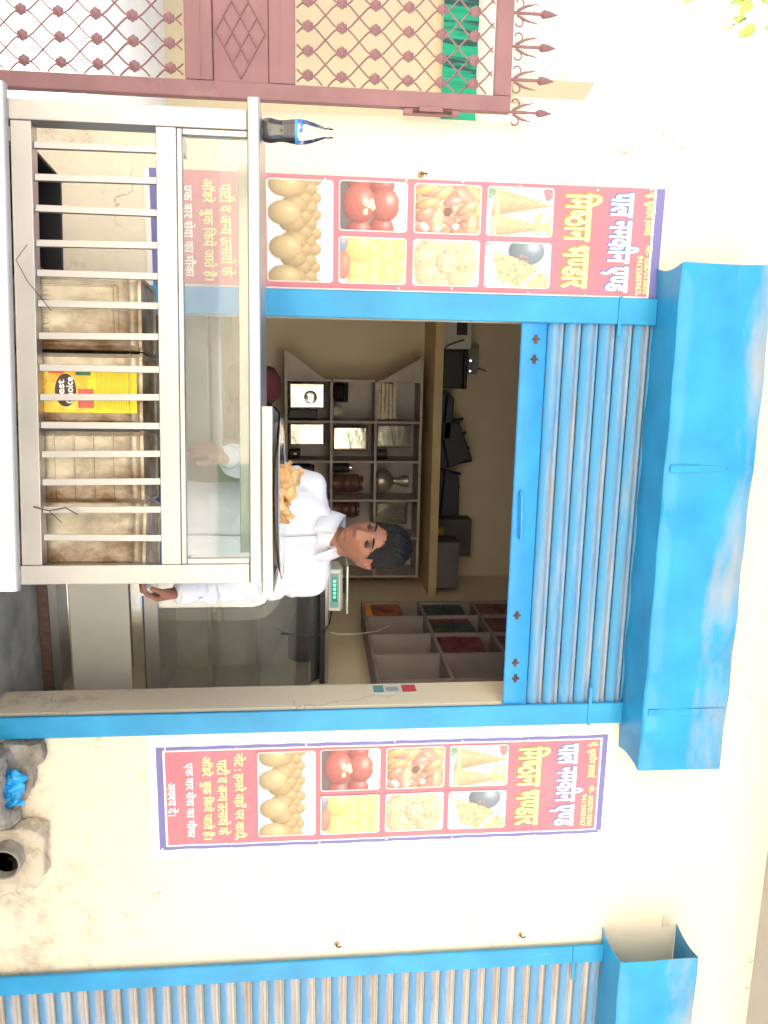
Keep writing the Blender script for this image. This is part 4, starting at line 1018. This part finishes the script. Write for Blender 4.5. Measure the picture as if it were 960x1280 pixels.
for r_ in range(5):
    for k in range(5):
        o = lumpy(MB().cbox((0,0,0), .046, .06, .022), 'packet', mat('sachet_paper', (.62,.54,.42), .6, var=.2, scale=30), None, .004, 25, 1, r_*5+k)
        o.location = (.145+k*.048+(.004 if r_ % 2 else 0), Y0+.07, cell(0,2)[2]+.014+r_*.026); o.name = 'paper_sachet'
        tag(o, 'small pale paper sachet piled in the top corner of the rack', 'sachet', 'sachets piled in the rack')
BJ = mat('brown_jar', (.13,.06,.045), .35, var=.2, scale=15)
def jar(label, x, z, r, h, lidm, bodym=BJ):
    j = thing('storage_jar', label, 'jar', (x, Y0+.10, z), 0, 'jars in the rack')
    MB().lathe([(r*.85,0),(r,.006),(r,h*.3),(r*.95,h*.32),(r,h*.34),(r,h*.6),(r*.95,h*.62),(r,h*.64),(r,h*.82),(r*.8,h*.88)], 24).build('jar_body', bodym, j, True)
    MB().lathe([(r*.84,h*.885),(r*.86,h*.9),(r*.84,h),(r*.3,h*1.01)], 24).build('lid', lidm, j, True)
jar('small steel topped jar in the rack beside the brown jar', .705, cell(2,1)[2], .033, .13, MIRROR, DARKMET)
jar('brown ribbed jar in the middle shelf of the rack', .815, cell(2,1)[2], .062, .215, BJ)
jar('brown jar just above the man in the white shirt\'s shoulder', 1.00, cell(3,1)[2], .060, .19, BJ)
jar('dark jar on the lowest rack shelf behind the fried snacks', .72, cell(2,0)[2], .04, .17, DARKMET, DARKMET)
vz = thing('steel_pitcher', 'narrow necked steel pitcher on the top shelf of the rack', 'pitcher', (.80, Y0+.11, cell(2,2)[2]))
MB().lathe([(.05,0),(.075,.02),(.082,.06),(.06,.10),(.022,.125),(.020,.15),(.038,.18),(.042,.23),(.036,.235),(.018,.15)], 24).build('pitcher_body', mat('dull_steel', (.5,.46,.42), .35, .7, var=.1), vz, True)

# ------------------------------------------------------------------ rack on the right wall
sr = thing('side_rack', 'pale side rack of packets on the right inner wall', 'rack')
SRM = mat('side_rack_paint', (.23,.19,.185), .6, var=.1, scale=6)
SX0, SX1 = 1.40, 1.549
ys = [1.62, 1.36, 1.07, .78, .47]; szs = [1.80, 2.14, 2.46, 2.78]
for z in szs: MB().box(SX0, SX1, ys[-1], ys[0], z-.008, z+.008).build('shelf_board', SRM, sr)
for y in ys:
    for k in range(3): MB().box(SX0+.002, SX1, y-.007, y+.007, szs[k]+.0085, szs[k+1]-.0085).build('divider', SRM, sr)
for k in range(3): MB().box(SX1-.006, SX1-.001, ys[-1]+.0075, ys[0]-.0075, szs[k]+.009, szs[k+1]-.009).build('back_sheet', mat('side_rack_back', (.30,.255,.245), .6, var=.10), sr)
op = thing('picture_card', 'orange printed card standing in the side rack', 'card')
MB().box(SX0+.012, SX0+.018, 1.375, 1.605, 1.8085, 2.02).build('card', mat('orange_print', (.30,.10,.04), .5, var=.6, scale=26, col2=(.16,.05,.03), thr=(.48,.56)), op)
MB().box(SX0+.009, SX0+.0115, 1.378, 1.602, 1.8090, 1.845).build('card_title', flat('orange_title', (.75,.28,.05)), op)
PKC = {'red': (.13,.028,.035), 'teal': (.025,.05,.055)}
for (yy0, yy1, zz, ncol, cols) in ((1.365,1.615,2.1485,7,('teal',)), (1.365,1.615,2.4685,7,('red',)), (1.075,1.355,2.1485,8,('red','teal','teal','red')), (.785,1.065,2.1485,8,('red',)), (.785,1.065,2.4685,8,('red',)), (1.075,1.355,2.4685,8,('red',))):
    for k in range(ncol):
        cname = cols[k*len(cols)//ncol]; yq = yy0 + (k+.5)*(yy1-yy0)/ncol
        for rr_ in range(2):
            o = lumpy(MB().cbox((0,0,.06), .07, (yy1-yy0)/ncol-.004, .115), 'snack_packet', mat('packet_'+cname, PKC[cname], .35, var=.5, scale=30), None, .004, 22, 1, k*2+rr_*3+yy0*7)
            o.location = (SX0+.055, yq, zz+.004+rr_*.121)
            tag(o, '%s snack packet in the %s layer on the %s shelf of the side rack' % ('red' if cname == 'red' else 'dark teal', ('bottom','upper')[rr_], 'second' if zz < 2.3 else 'third'), 'packet', cname+' snack packets in the side rack')

# ------------------------------------------------------------------ things on the loft shelf
LZ = 2.3455
inv = thing('inverter_box', 'pale inverter box with a dark meter on the loft shelf', 'inverter', (-.22, 2.36, LZ))
MB().box(-.10,.11,-.10,.10,0,.19).build('case', mat('pale_grey_case', (.50,.48,.44), .5, var=.06), inv, bevel=.006)
MB().box(-.06,.02,-.104,-.1005,.09,.16).build('meter', BLACKP, inv)
MB().tube([(.05,-.102,.14),(.07,-.12,.08),(.09,-.115,.03),(.12,-.11,.002)], .005, 6).build('lead', BLACKP, inv)
bb = thing('battery_box', 'black battery box on the loft shelf beside the inverter', 'battery box', (.02, 2.40, LZ))
MB().box(-.125,.125,-.12,.12,0,.15).build('box_body', BLACKP, bb, bevel=.01); MB().box(-.13,.13,-.125,.125,.1505,.175).build('box_lid', BLACKP, bb, bevel=.01)
rt_ = thing('wifi_router', 'grey wall router with glowing blue lights above the loft', 'router', (-.06, 2.655, 2.62))
MB().box(-.09,.11,-.02,.043,-.05,.05).build('case', mat('grey_case', (.30,.29,.28), .5), rt_, bevel=.006)
for k, x in enumerate((.02,.092)): MB().box(x-.004,x+.004,-.0225,-.0202,-.012,-.004).build('indicator_light', mat('blue_light', (.2,.3,1), .4, emit=(.35,.45,1,5)), rt_)
MB().tube([(.07,.0,.05),(.09,.0,.11)], .005, 6).build('aerial', BLACKP, rt_)
def folded_chair(label, x, rot, rise):
    t = thing('folded_chair', label, 'chair', (x, 2.42, LZ+.004), 0, 'dark chairs heaped on the loft shelf')
    t.rotation_euler = (0, rot, 0)
    MB().box(-.17,.17,-.03,.03,.0,.05).build('seat', mat('navy_plastic', (.025,.03,.045), .5), t, bevel=.012)
    MB().prism([(-.17,.055),(.17,.055),(.15,.055+rise),(-.12,.055+rise*.8)], -.02, .02, 'y').build('backrest', mat('navy_plastic', (.025,.03,.045), .5), t, bevel=.01)
    for sx in (-.15, -.05, .06, .15): MB().tube([(sx,.05,.02),(sx+.02,.06,.02+rise*1.25)], .010, 6).build('leg', mat('navy_plastic', (.025,.03,.045), .5), t)
folded_chair('dark folded chair leaning highest on the loft shelf', .54, R(-14), .17)
folded_chair('dark folded chair with legs sticking up, beside the cardboard box', .86, R(4), .13)
folded_chair('low dark folded chair beside the battery box', .33, R(6), .06)
small('gold_tin', 'small dull gold tin on the loft shelf', 'tin', MB().lathe([(.03,0),(.032,.004),(.032,.05),(.028,.055),(.001,.056)], 18), mat('gold_tin', (.35,.22,.05), .4, .5), (1.115, 2.30, LZ))
cb = small('cardboard_box', 'tall dark cardboard box at the back of the loft shelf', 'box', MB().box(-.135,.135,-.08,.08,0,.29), mat('dark_card', (.11,.10,.10), .8, var=.12), (1.21, 2.57, LZ), False)
cb2 = small('metal_trunk', 'long grey metal trunk at the end of the loft shelf', 'trunk', MB().box(-.16,.16,-.10,.10,0,.155), mat('grey_trunk', (.17,.16,.165), .5, .3, var=.1), (1.34, 2.33, LZ), False)

# ------------------------------------------------------------------ goods by the left inner wall
trk = thing('steel_chest', 'dull steel chest standing inside the doorway', 'chest', (.02, .62, .2905))
MB().box(-.30,.34,-.22,.22,0,.80).build('chest_body', mat('dull_sheet', (.30,.31,.30), .4, .6, var=.15, scale=5), trk, bevel=.01)
MB().box(-.31,.35,-.23,.23,.8005,.85).build('chest_lid', mat('dull_sheet', (.3,.31,.3)), trk, bevel=.01)
def sack(name, label, mt, loc, rx, ry, h, seed):
    mb = MB().lathe([(rx*.8,0),(rx*1.02,h*.15),(rx,h*.5),(rx*.86,h*.8),(rx*.5,h*.96),(rx*.2,h)], 24)
    o = lumpy(mb, name, mt, None, .03, 7, 1, seed); o.location = loc; o.scale = (1, ry/rx, 1); return o
tag(sack('cloth_bag', 'maroon cloth bag on the steel chest behind the counter', mat('maroon_cloth', (.13,.025,.03), .9, var=.2), (.10, .66, 1.141), .10, .08, .235, 3), 'maroon cloth bag on the steel chest behind the counter', 'bag')
tag(sack('black_bag', 'x', mat('black_cloth', (.012,.012,.014), .9, var=.2), (.24, .50, 1.141), .09, .07, .22, 5), 'black cloth bag on the steel chest beside the maroon bag', 'bag')

# ------------------------------------------------------------------ the shopkeeper
def capsule(mb, p0, p1, r0, r1, n=16):
    p0, p1 = Vector(p0), Vector(p1); d = (p1-p0); L_ = d.length; d.normalize()
    pts, rad = [], []
    for i in range(5):
        a = math.pi/2*i/5; pts.append(p0 - d*r0*math.cos(a)); rad.append(max(.0004, r0*math.sin(a)))
    for i in range(4): f = i/3; pts.append(p0.lerp(p1, f)); rad.append(r0+(r1-r0)*f)
    for i in range(4, -1, -1):
        a = math.pi/2*i/5; pts.append(p1 + d*r1*math.cos(a)); rad.append(max(.0004, r1*math.sin(a)))
    mb.tube(pts, rad, n)
def chain(mb, pts, rads, n=16):
    for i in range(len(pts)-1): capsule(mb, pts[i], pts[i+1], rads[i], rads[i+1], n)
def loft(mb, secs, n=32):
    vs_ = [(cx + rx*math.copysign(abs(math.cos(a))**.85, math.cos(a)), cy + ry*math.copysign(abs(math.sin(a))**.85, math.sin(a)), z)
           for z, cx, cy, rx, ry in secs for a in [2*math.pi*k/n for k in range(n)]]
    fs_ = [(i*n+k, i*n+(k+1) % n, (i+1)*n+(k+1) % n, (i+1)*n+k) for i in range(len(secs)-1) for k in range(n)]
    fs_ += [tuple(range(n-1,-1,-1)), tuple((len(secs)-1)*n+k for k in range(n))]
    mb.add(vs_, fs_)
person = thing('person', 'person in a white shirt standing behind the steel counter, looking down', 'person', (.62, .04, .29))
PO = Vector((.62, .04, .29))
def toP(me):                                           # world coordinates -> the figure's own
    me.transform(Matrix.Translation(-PO)); return me
HM = Matrix.Translation((.640, -.078, 1.708)) @ (Matrix.Rotation(R(13), 4, 'Y') @ Matrix.Rotation(R(-33), 4, 'Z') @ Matrix.Rotation(R(17), 4, 'X')) @ Matrix.Scale(1.05, 4)
HI = HM.inverted()
g_ = lambda v, c, s_: np.exp(-((v-c)/s_)**2)
def head_shape(d):
    """unit directions -> head surface, face towards -Y"""
    x, y, z = d[:,0]*.074, d[:,1]*.094, d[:,2]*.114
    t = np.clip((-.015-z)/.098, 0, 1)
    x = x*(1-.25*t**1.5)
    y = np.where(y > 0, y*(1-.42*t), y*(1-.04*t)) - .012*t
    y = np.where(y < 0, y*(1-.10*np.clip((np.abs(x)-.0)/.074, 0, 1)**2*0), y)
    fr = np.clip(-d[:,1]*1.6, 0, 1)
    ax = np.abs(x)
    nose = np.interp(z, [-.050,-.042,-.034,-.026,.000,.022,.034], [0,.35,1.0,.95,.50,.22,0])
    dy = -.027*g_(x,0,.0115)*nose - .011*g_(ax,.0145,.008)*g_(z,-.034,.008)
    dy += .011*g_(ax,.031,.015)*g_(z,.006,.012) - .005*g_(ax,.030,.022)*g_(z,.027,.008)
    dy += -.0065*g_(x,0,.020)*(g_(z,-.057,.0055)+1.1*g_(z,-.070,.0065)) + .0035*g_(x,0,.023)*g_(z,-.0632,.0024) + .004*g_(ax,.028,.006)*g_(z,-.064,.006)
    dy += -.007*g_(x,0,.019)*g_(z,-.098,.013) + .003*g_(x,0,.02)*g_(z,-.083,.005) - .0045*g_(ax,.043,.017)*g_(z,-.018,.02)
    dy += .003*g_(x,0,.006)*g_(z,-.048,.005)
    return np.stack([x, y+dy*fr, z], 1)
def dirs(n, m):
    out = []
    for j in range(m+1):
        th = math.pi*j/m
        for k in range(n):
            a = 2*math.pi*k/n; out.append((math.sin(th)*math.cos(a), math.sin(th)*math.sin(a), math.cos(th)))
    return np.array(out)
def sph_faces(n, m): return [(j*n+k, (j+1)*n+k, (j+1)*n+(k+1) % n, j*n+(k+1) % n) for j in range(m) for k in range(n)]
NH, MH = 120, 90
D = dirs(NH, MH); H0 = head_shape(D)
body = MB()
hv = [HM @ Vector(p) for p in H0.tolist()]
body.add(hv, sph_faces(NH, MH))
for sx in (-1, 1):                                      # ears
    e = MB(); e.lathe([(.001,-.0055),(.016,-.005),(.0215,0),(.020,.005),(.014,.003),(.001,.001)], 20)
    mm = HM @ Matrix.Translation((sx*.075, .012, -.012)) @ Matrix.Rotation(R(12), 4, 'X') @ Matrix.Rotation(sx*R(104), 4, 'Y') @ Matrix.Diagonal((1.55,.95,1,1)).to_4x4()
    body.add([mm @ Vector(p) for p in e.v], e.f)
capsule(body, (.618,-.012,1.50), HM @ Vector((0,.016,-.050)), .055, .050, 24)
loft(body, [(.98,.612,.04,.145,.095),(1.10,.612,.03,.135,.09),(1.30,.612,.015,.155,.10),(1.43,.612,.005,.165,.098),(1.50,.614,.0,.15,.08),(1.55,.616,-.005,.085,.06)])
SHR, ELR, WRR = Vector((.445,.005,1.495)), Vector((.372,.035,1.275)), Vector((.312,-.185,1.225))
SHL, ELL, WRL = Vector((.790,.01,1.495)), Vector((.826,.025,1.245)), Vector((.806,-.105,1.025))
chain(body, [SHR, ELR, WRR], [.048,.038,.026]); chain(body, [SHL, ELL, WRL], [.048,.038,.026])
def hand(mb, wrist, d, n, curls, thumb_out=.6, s=1.0):
    """palm, four unequal bent fingers, thumb leaving the side of the palm; d along the hand, n out of the palm, index on side -a"""
    d = Vector(d).normalized(); n = Vector(n); n = (n-d*n.dot(d)).normalized(); a = d.cross(n)
    if a.y < 0: a = -a                                 # a points from index to little finger (away from the street)
    wrist = Vector(wrist)
    for k in range(4):
        off = (k-1.5)*.0185*s
        kn = wrist + d*(.088-.005*abs(k-1))*s + a*off + n*(-.004)
        capsule(mb, wrist + d*.012 + a*off*.55, kn, .0155*s, .0115*s, 12)
        ln = (.043,.047,.043,.034)[k]*s; p = kn; dirv = d.copy(); r = .0098*s
        for q in range(3):
            ang = curls[k]*(.8,1.1,.8)[q]
            ax_ = d.cross(n).normalized(); dirv = Matrix.Rotation(ang, 3, ax_) @ dirv
            p2 = p + dirv*ln*(1,.62,.5)[q]; capsule(mb, p, p2, r, r*.92, 10); p = p2; r *= .92
    th0 = wrist + d*.022*s - a*.020*s; th1 = th0 + (d*.030 - a*.022*thumb_out + n*.014)*s; th2 = th1 + (d*.030 - a*.006 + n*.012)*s; th3 = th2 + (d*.022 + a*.004 + n*.010)*s
    chain(mb, [th0, th1, th2, th3], [.0155*s,.0120*s,.0105*s,.0085*s], 10)
hdL = (-.06,-.50,-.86); hdR = (-.34,-.42,-.84)
hand(body, WRL, hdL, (-1,-.05,.0), [R(34),R(40),R(44),R(48)])
hand(body, WRR, hdR, (.75,.35,-.5), [R(22),R(28),R(34),R(40)], .5)
for sx in (-1, 1):
    chain(body, [(.612+sx*.078,.04,1.00), (.612+sx*.082,.03,.66), (.612+sx*.085,.06,.36)], [.070,.048,.036])
    chain(body, [(.612+sx*.085,.06,.335), (.612+sx*.095,-.08,.318)], [.036,.028])
bm_ = fuse(body, .0038, 2)
co_ = verts(bm_); hl = (np.c_[co_, np.ones(len(co_))] @ np.array(HI).T)[:, :3]
skin = np.array((.26,.112,.07)); colr = np.tile(skin, (len(co_), 1))
infr = (hl[:,1] < -.03) & (np.abs(hl[:,2]) < .13) & (np.abs(hl[:,0]) < .09)
def paint(mask, c, k):
    k = (mask*k*infr)[:, None]; colr[:] = colr*(1-k) + np.array(c)*k
paint(g_(hl[:,0],0,.021)**2*(g_(hl[:,2],-.057,.006)+g_(hl[:,2],-.069,.007)).clip(0,1), (.33,.11,.085), .75)
paint(g_(hl[:,0],0,.026)*g_(hl[:,2],-.047,.006), (.17,.10,.075), .45)
paint(g_(np.abs(hl[:,0]),.031,.017)*g_(hl[:,2],.004,.010), (.22,.10,.07), .55)
paint(g_(hl[:,2],-.085,.022)*g_(hl[:,0],0,.05), (.28,.14,.10), .35)
rs = np.array([noise.noise(Vector(p)*28) for p in co_.tolist()])
colr *= (1+.10*rs)[:, None]
ca = bm_.color_attributes.new('Col', 'FLOAT_COLOR', 'POINT'); buf = np.ones((len(co_), 4), 'f'); buf[:, :3] = colr; ca.data.foreach_set('color', buf.ravel())
SKIN = attr_mat('skin', .48, .4, .25, 220); SKIN.node_tree.nodes['Principled BSDF'].inputs['Subsurface Weight'].default_value = .08
SKIN.node_tree.nodes['Principled BSDF'].inputs['Subsurface Radius'].default_value = (.012,.005,.003)
bo = link('body', toP(bm_), SKIN, person)
# hair: a cap of short combed-forward strands
hm = np.ones(len(D))
hx, hy, hz = D[:,0], D[:,1], D[:,2]
line = np.where(hy < 0, .54-.56*np.clip((np.abs(hx)-.28)/.6, 0, 1)+.0*hy, -.02-.62*np.clip(hy, 0, 1)**.6)
line = np.where((np.abs(hx) > .86) & (np.abs(hy) < .42), .16, line)
hn = np.array([noise.noise(Vector((p[0]*12, p[1]*2.0, p[2]*3))) + .6*noise.noise(Vector((p[0]*40, p[1]*4, p[2]*10))) for p in D.tolist()])
edge = hz - line + .05*hn
thk = np.clip(edge/.22, 0, 1)**.7*(.004 + .024*np.clip((hz-.35)/.5, 0, 1) + .010*np.clip(-hy, 0, 1)*np.clip((hz-.45)/.3, 0, 1))
thk = thk*(1+.16*hn) + .0015
hp = H0 + D*thk[:, None]
keep = edge > 0
fs_ = [f for f in sph_faces(NH, MH) if all(keep[i] for i in f)]
used = sorted({i for f in fs_ for i in f}); ix = {v: i for i, v in enumerate(used)}
mb = MB(); mb.add([HM @ Vector(hp[i].tolist()) - PO for i in used], [tuple(ix[i] for i in f) for f in fs_])
for _ in range(420):                                   # loose strands, combed forward from the crown
    i = rnd.choice(used)
    if hz[i] < .30: continue
    p = Vector(hp[i].tolist()); dn = Vector(D[i].tolist()); tdir = Vector((rnd.gauss(0,.35), -1, rnd.gauss(.1,.3))); tdir = (tdir - dn*tdir.dot(dn)).normalized()
    L_ = rnd.uniform(.018,.036); sdn = dn.cross(tdir)*.0011
    a0, a1, a2 = p - tdir*L_*.5 - dn*.003, p + dn*rnd.uniform(.001,.004), p + tdir*L_*.5 + dn*rnd.uniform(-.006,.004)
    mb.add([HM @ q - PO for q in (a0-sdn, a0+sdn, a1-sdn, a1+sdn, a2)], [(0,1,3,2), (2,3,4)])
HAIR = mat('black_hair', (.008,.008,.010), .5, var=.4, scale=40, stretch=(3,1,1), bump=.8, bscale=120, spec=.22)
mb.build('hair', HAIR, person, 'all')
EYEW = flat('eye_white', (.07,.05,.045), .7); IRIS = flat('dark_iris', (.012,.008,.007), .6)
for sx in (-1, 1):
    c = HM @ Vector((sx*.031, -.0765, .0035)) - PO
    ey = MB().lathe([(.0001,-.011)]+[(.011*math.cos(a), .011*math.sin(a)) for a in [R(-75+15*i) for i in range(11)]]+[(.0001,.011)], 18, c).build('eye', EYEW, person, True)
    c2 = HM @ Vector((sx*.031-.002, -.0850, .0005)) - PO
    MB().lathe([(.0001,-.0048),(.0042,-.002),(.0048,0),(.0042,.002),(.0001,.0048)], 14, c2).build('iris', IRIS, ey, True)
    lid = [HM @ Vector((sx*(.031+u), -.0880+ .16*abs(u)-.0005, .0050-18*u*u)) - PO for u in (-.016,-.010,-.004,.003,.010,.016)]
    MB().tube(lid, [.0014,.0028,.0036,.0036,.0028,.0012], 6).build('eyelashes', IRIS, person, True)
    br = [HM @ Vector((sx*(.031+u), -.0955+.18*max(0, u)+.0, .0235+.004*math.cos(u*60))) - PO for u in (-.019,-.012,-.004,.004,.012,.020)]
    MB().tube(br, [.0022,.0034,.0036,.0032,.0026,.0010], 6).build('eyebrow', HAIR, person, True)
# shirt
shirt = MB()
loft(shirt, [(1.005,.612,.04,.185,.128),(1.10,.612,.032,.178,.122),(1.22,.611,.02,.180,.124),(1.34,.611,.01,.192,.130),(1.43,.612,.0,.198,.126),(1.49,.613,-.002,.190,.108),(1.535,.614,-.004,.150,.086),(1.565,.616,-.008,.095,.072),(1.580,.617,-.010,.066,.064)])
capsule(shirt, (.50,.0,1.492), SHR, .070, .064); capsule(shirt, (.735,.0,1.492), SHL, .070, .064)
chain(shirt, [SHR, SHR.lerp(ELR,.5), ELR, ELR.lerp(WRR,.55), WRR.lerp(ELR,.06)], [.064,.058,.054,.049,.042])
chain(shirt, [SHL, SHL.lerp(ELL,.5), ELL, ELL.lerp(WRL,.55), WRL.lerp(ELL,.06)], [.064,.060,.056,.050,.042])
sm_ = fuse(shirt, .0055, 5)
cv, nv = verts(sm_), norms(sm_)
def seg_t(p, a, b):
    ab = np.array(b-a); t = ((p-np.array(a))@ab)/(ab@ab); q = np.array(a)+np.clip(t,0,1)[:,None]*ab; return t, np.linalg.norm(p-q, axis=1)
disp = np.zeros(len(cv))
for i, p in enumerate(cv.tolist()):
    v = Vector(p)
    disp[i] = .007*noise.noise(Vector((v.x*6, v.y*6, v.z*3.2))) + .004*noise.noise(Vector((v.x*14+3, v.y*10, v.z*9)))
    disp[i] += .005*(1-abs(noise.noise(Vector((v.x*7+v.z*5, v.y*5, v.z*7-v.x*5)))*2.2))*.6
for A_, B_ in ((SHR,ELR),(ELR,WRR),(SHL,ELL),(ELL,WRL)):
    t, d_ = seg_t(cv, A_, B_); m_ = np.exp(-(d_/.075)**4)*np.clip((t-.15)/.3, 0, 1)*np.clip((1.08-t)/.1, 0, 1)
    ph = np.array([noise.noise(Vector(p)*11) for p in cv.tolist()])
    disp += m_*.0065*np.sin(t*26 + ph*5.5)
cv2 = cv + nv*disp[:, None]*1.5
sm_.vertices.foreach_set('co', cv2.ravel().astype('f')); sm_.update()
SHIRT = mat('white_shirt_cotton', (.64,.66,.73), .85, var=.02, scale=6, bump=.12, bscale=90, spec=.2)
shirt_o = link('shirt', toP(sm_), SHIRT, person)
def front_y(x, z): 
    ry = np.interp(z, [1.005,1.10,1.22,1.34,1.43,1.49,1.535,1.565], [.128,.122,.124,.130,.126,.108,.086,.072]); cy = np.interp(z, [1.005,1.10,1.22,1.34,1.43,1.49,1.565], [.04,.032,.02,.01,0,-.002,-.008])
    rx = np.interp(z, [1.005,1.22,1.34,1.43,1.49,1.535,1.565], [.185,.18,.192,.198,.19,.15,.095])
    return cy - ry*max(0, 1-abs((x-.613)/rx)**2.35)**(1/2.35)
pl = MB(); zs_ = [1.02+.50*i/26 for i in range(27)]; vs_ = []
for z in zs_:
    for x in (.598,.600,.628,.630): vs_.append((x-PO.x, front_y(x, z)-.0055-(.002 if .599 < x < .629 else 0)-PO.y, z-PO.z))
pl.add(vs_, [(j*4+i, j*4+i+1, (j+1)*4+i+1, (j+1)*4+i) for j in range(26) for i in range(3)])
po = pl.build('placket', SHIRT, shirt_o, True); po.modifiers.new('s', 'SOLIDIFY').thickness = .003
for k in range(6):
    z = 1.06+k*.085; MB().lathe([(.001,.002),(.0045,.002),(.0055,0),(.0055,-.002)], 12, (.614-PO.x, front_y(.614, z)-.009-PO.y, z-PO.z), Matrix.Rotation(R(90),3,'X')).build('button', flat('shirt_button', (.75,.74,.72), .3), shirt_o, True)
cl = MB(); NC = 40; vs_ = []
for i in range(NC+1):
    f = -1+2*i/NC; ph = f*R(158); a = R(90)+ph                     # back of neck at +Y
    fr_ = max(0, abs(f)-.55)/.45
    for (r, z) in ((.064,1.572-.02*fr_),(.066,1.622-.040*fr_),(.070,1.626-.042*fr_),(.080+.012*fr_,1.602-.048*fr_),(.090+.030*fr_,1.570-.066*fr_)):
        vs_.append((.618+r*math.cos(a)*1.02-PO.x, -.012+r*math.sin(a)*(1.0+.22*fr_)-PO.y, z-PO.z))
cl.add(vs_, [(i*5+j, i*5+j+1, (i+1)*5+j+1, (i+1)*5+j) for i in range(NC) for j in range(4)])
cc = cl.build('collar', SHIRT, shirt_o, 'all'); cc.modifiers.new('s', 'SOLIDIFY').thickness = .003
for W_, E_ in ((WRR, ELR), (WRL, ELL)):
    d_ = (E_-W_).normalized(); q = d_.to_track_quat('Z', 'Y').to_matrix()
    MB().lathe([(.036,-.002),(.041,-.004),(.0435,.0),(.0445,.030),(.0445,.055),(.0425,.060),(.038,.058)], 28, W_+d_*.004-PO, q).build('cuff', SHIRT, shirt_o, True)
# trousers and shoes
tz = MB()
loft(tz, [(1.02,.612,.04,.168,.118),(.95,.612,.04,.172,.122),(.88,.612,.045,.160,.118)][::-1])
for sx in (-1, 1): chain(tz, [(.612+sx*.080,.04,.93), (.612+sx*.084,.03,.66), (.612+sx*.087,.06,.37)], [.088,.068,.055])
tm = fuse(tz, .008, 4)
link('trousers', toP(tm), mat('blue_denim', (.05,.10,.26), .9, var=.2, scale=30), person)
for sx in (-1, 1):
    sh_ = MB(); chain(sh_, [(.612+sx*.087,.075,.338), (.612+sx*.097,-.09,.328)], [.042,.034]); link('shoe', toP(fuse(sh_, .006, 2)), BLACKP, person)
pb = small('white_chalk_box', 'small white packet held in the hanging hand', 'packet', MB().box(-.014,.014,-.020,.020,-.012,.012), VWHITE, WRL + Vector(hdL).normalized()*.105 + Vector((-.024,-.012,.0)), False)
pb.rotation_euler = (R(30), 0, R(8)); pb.name = 'white_packet'
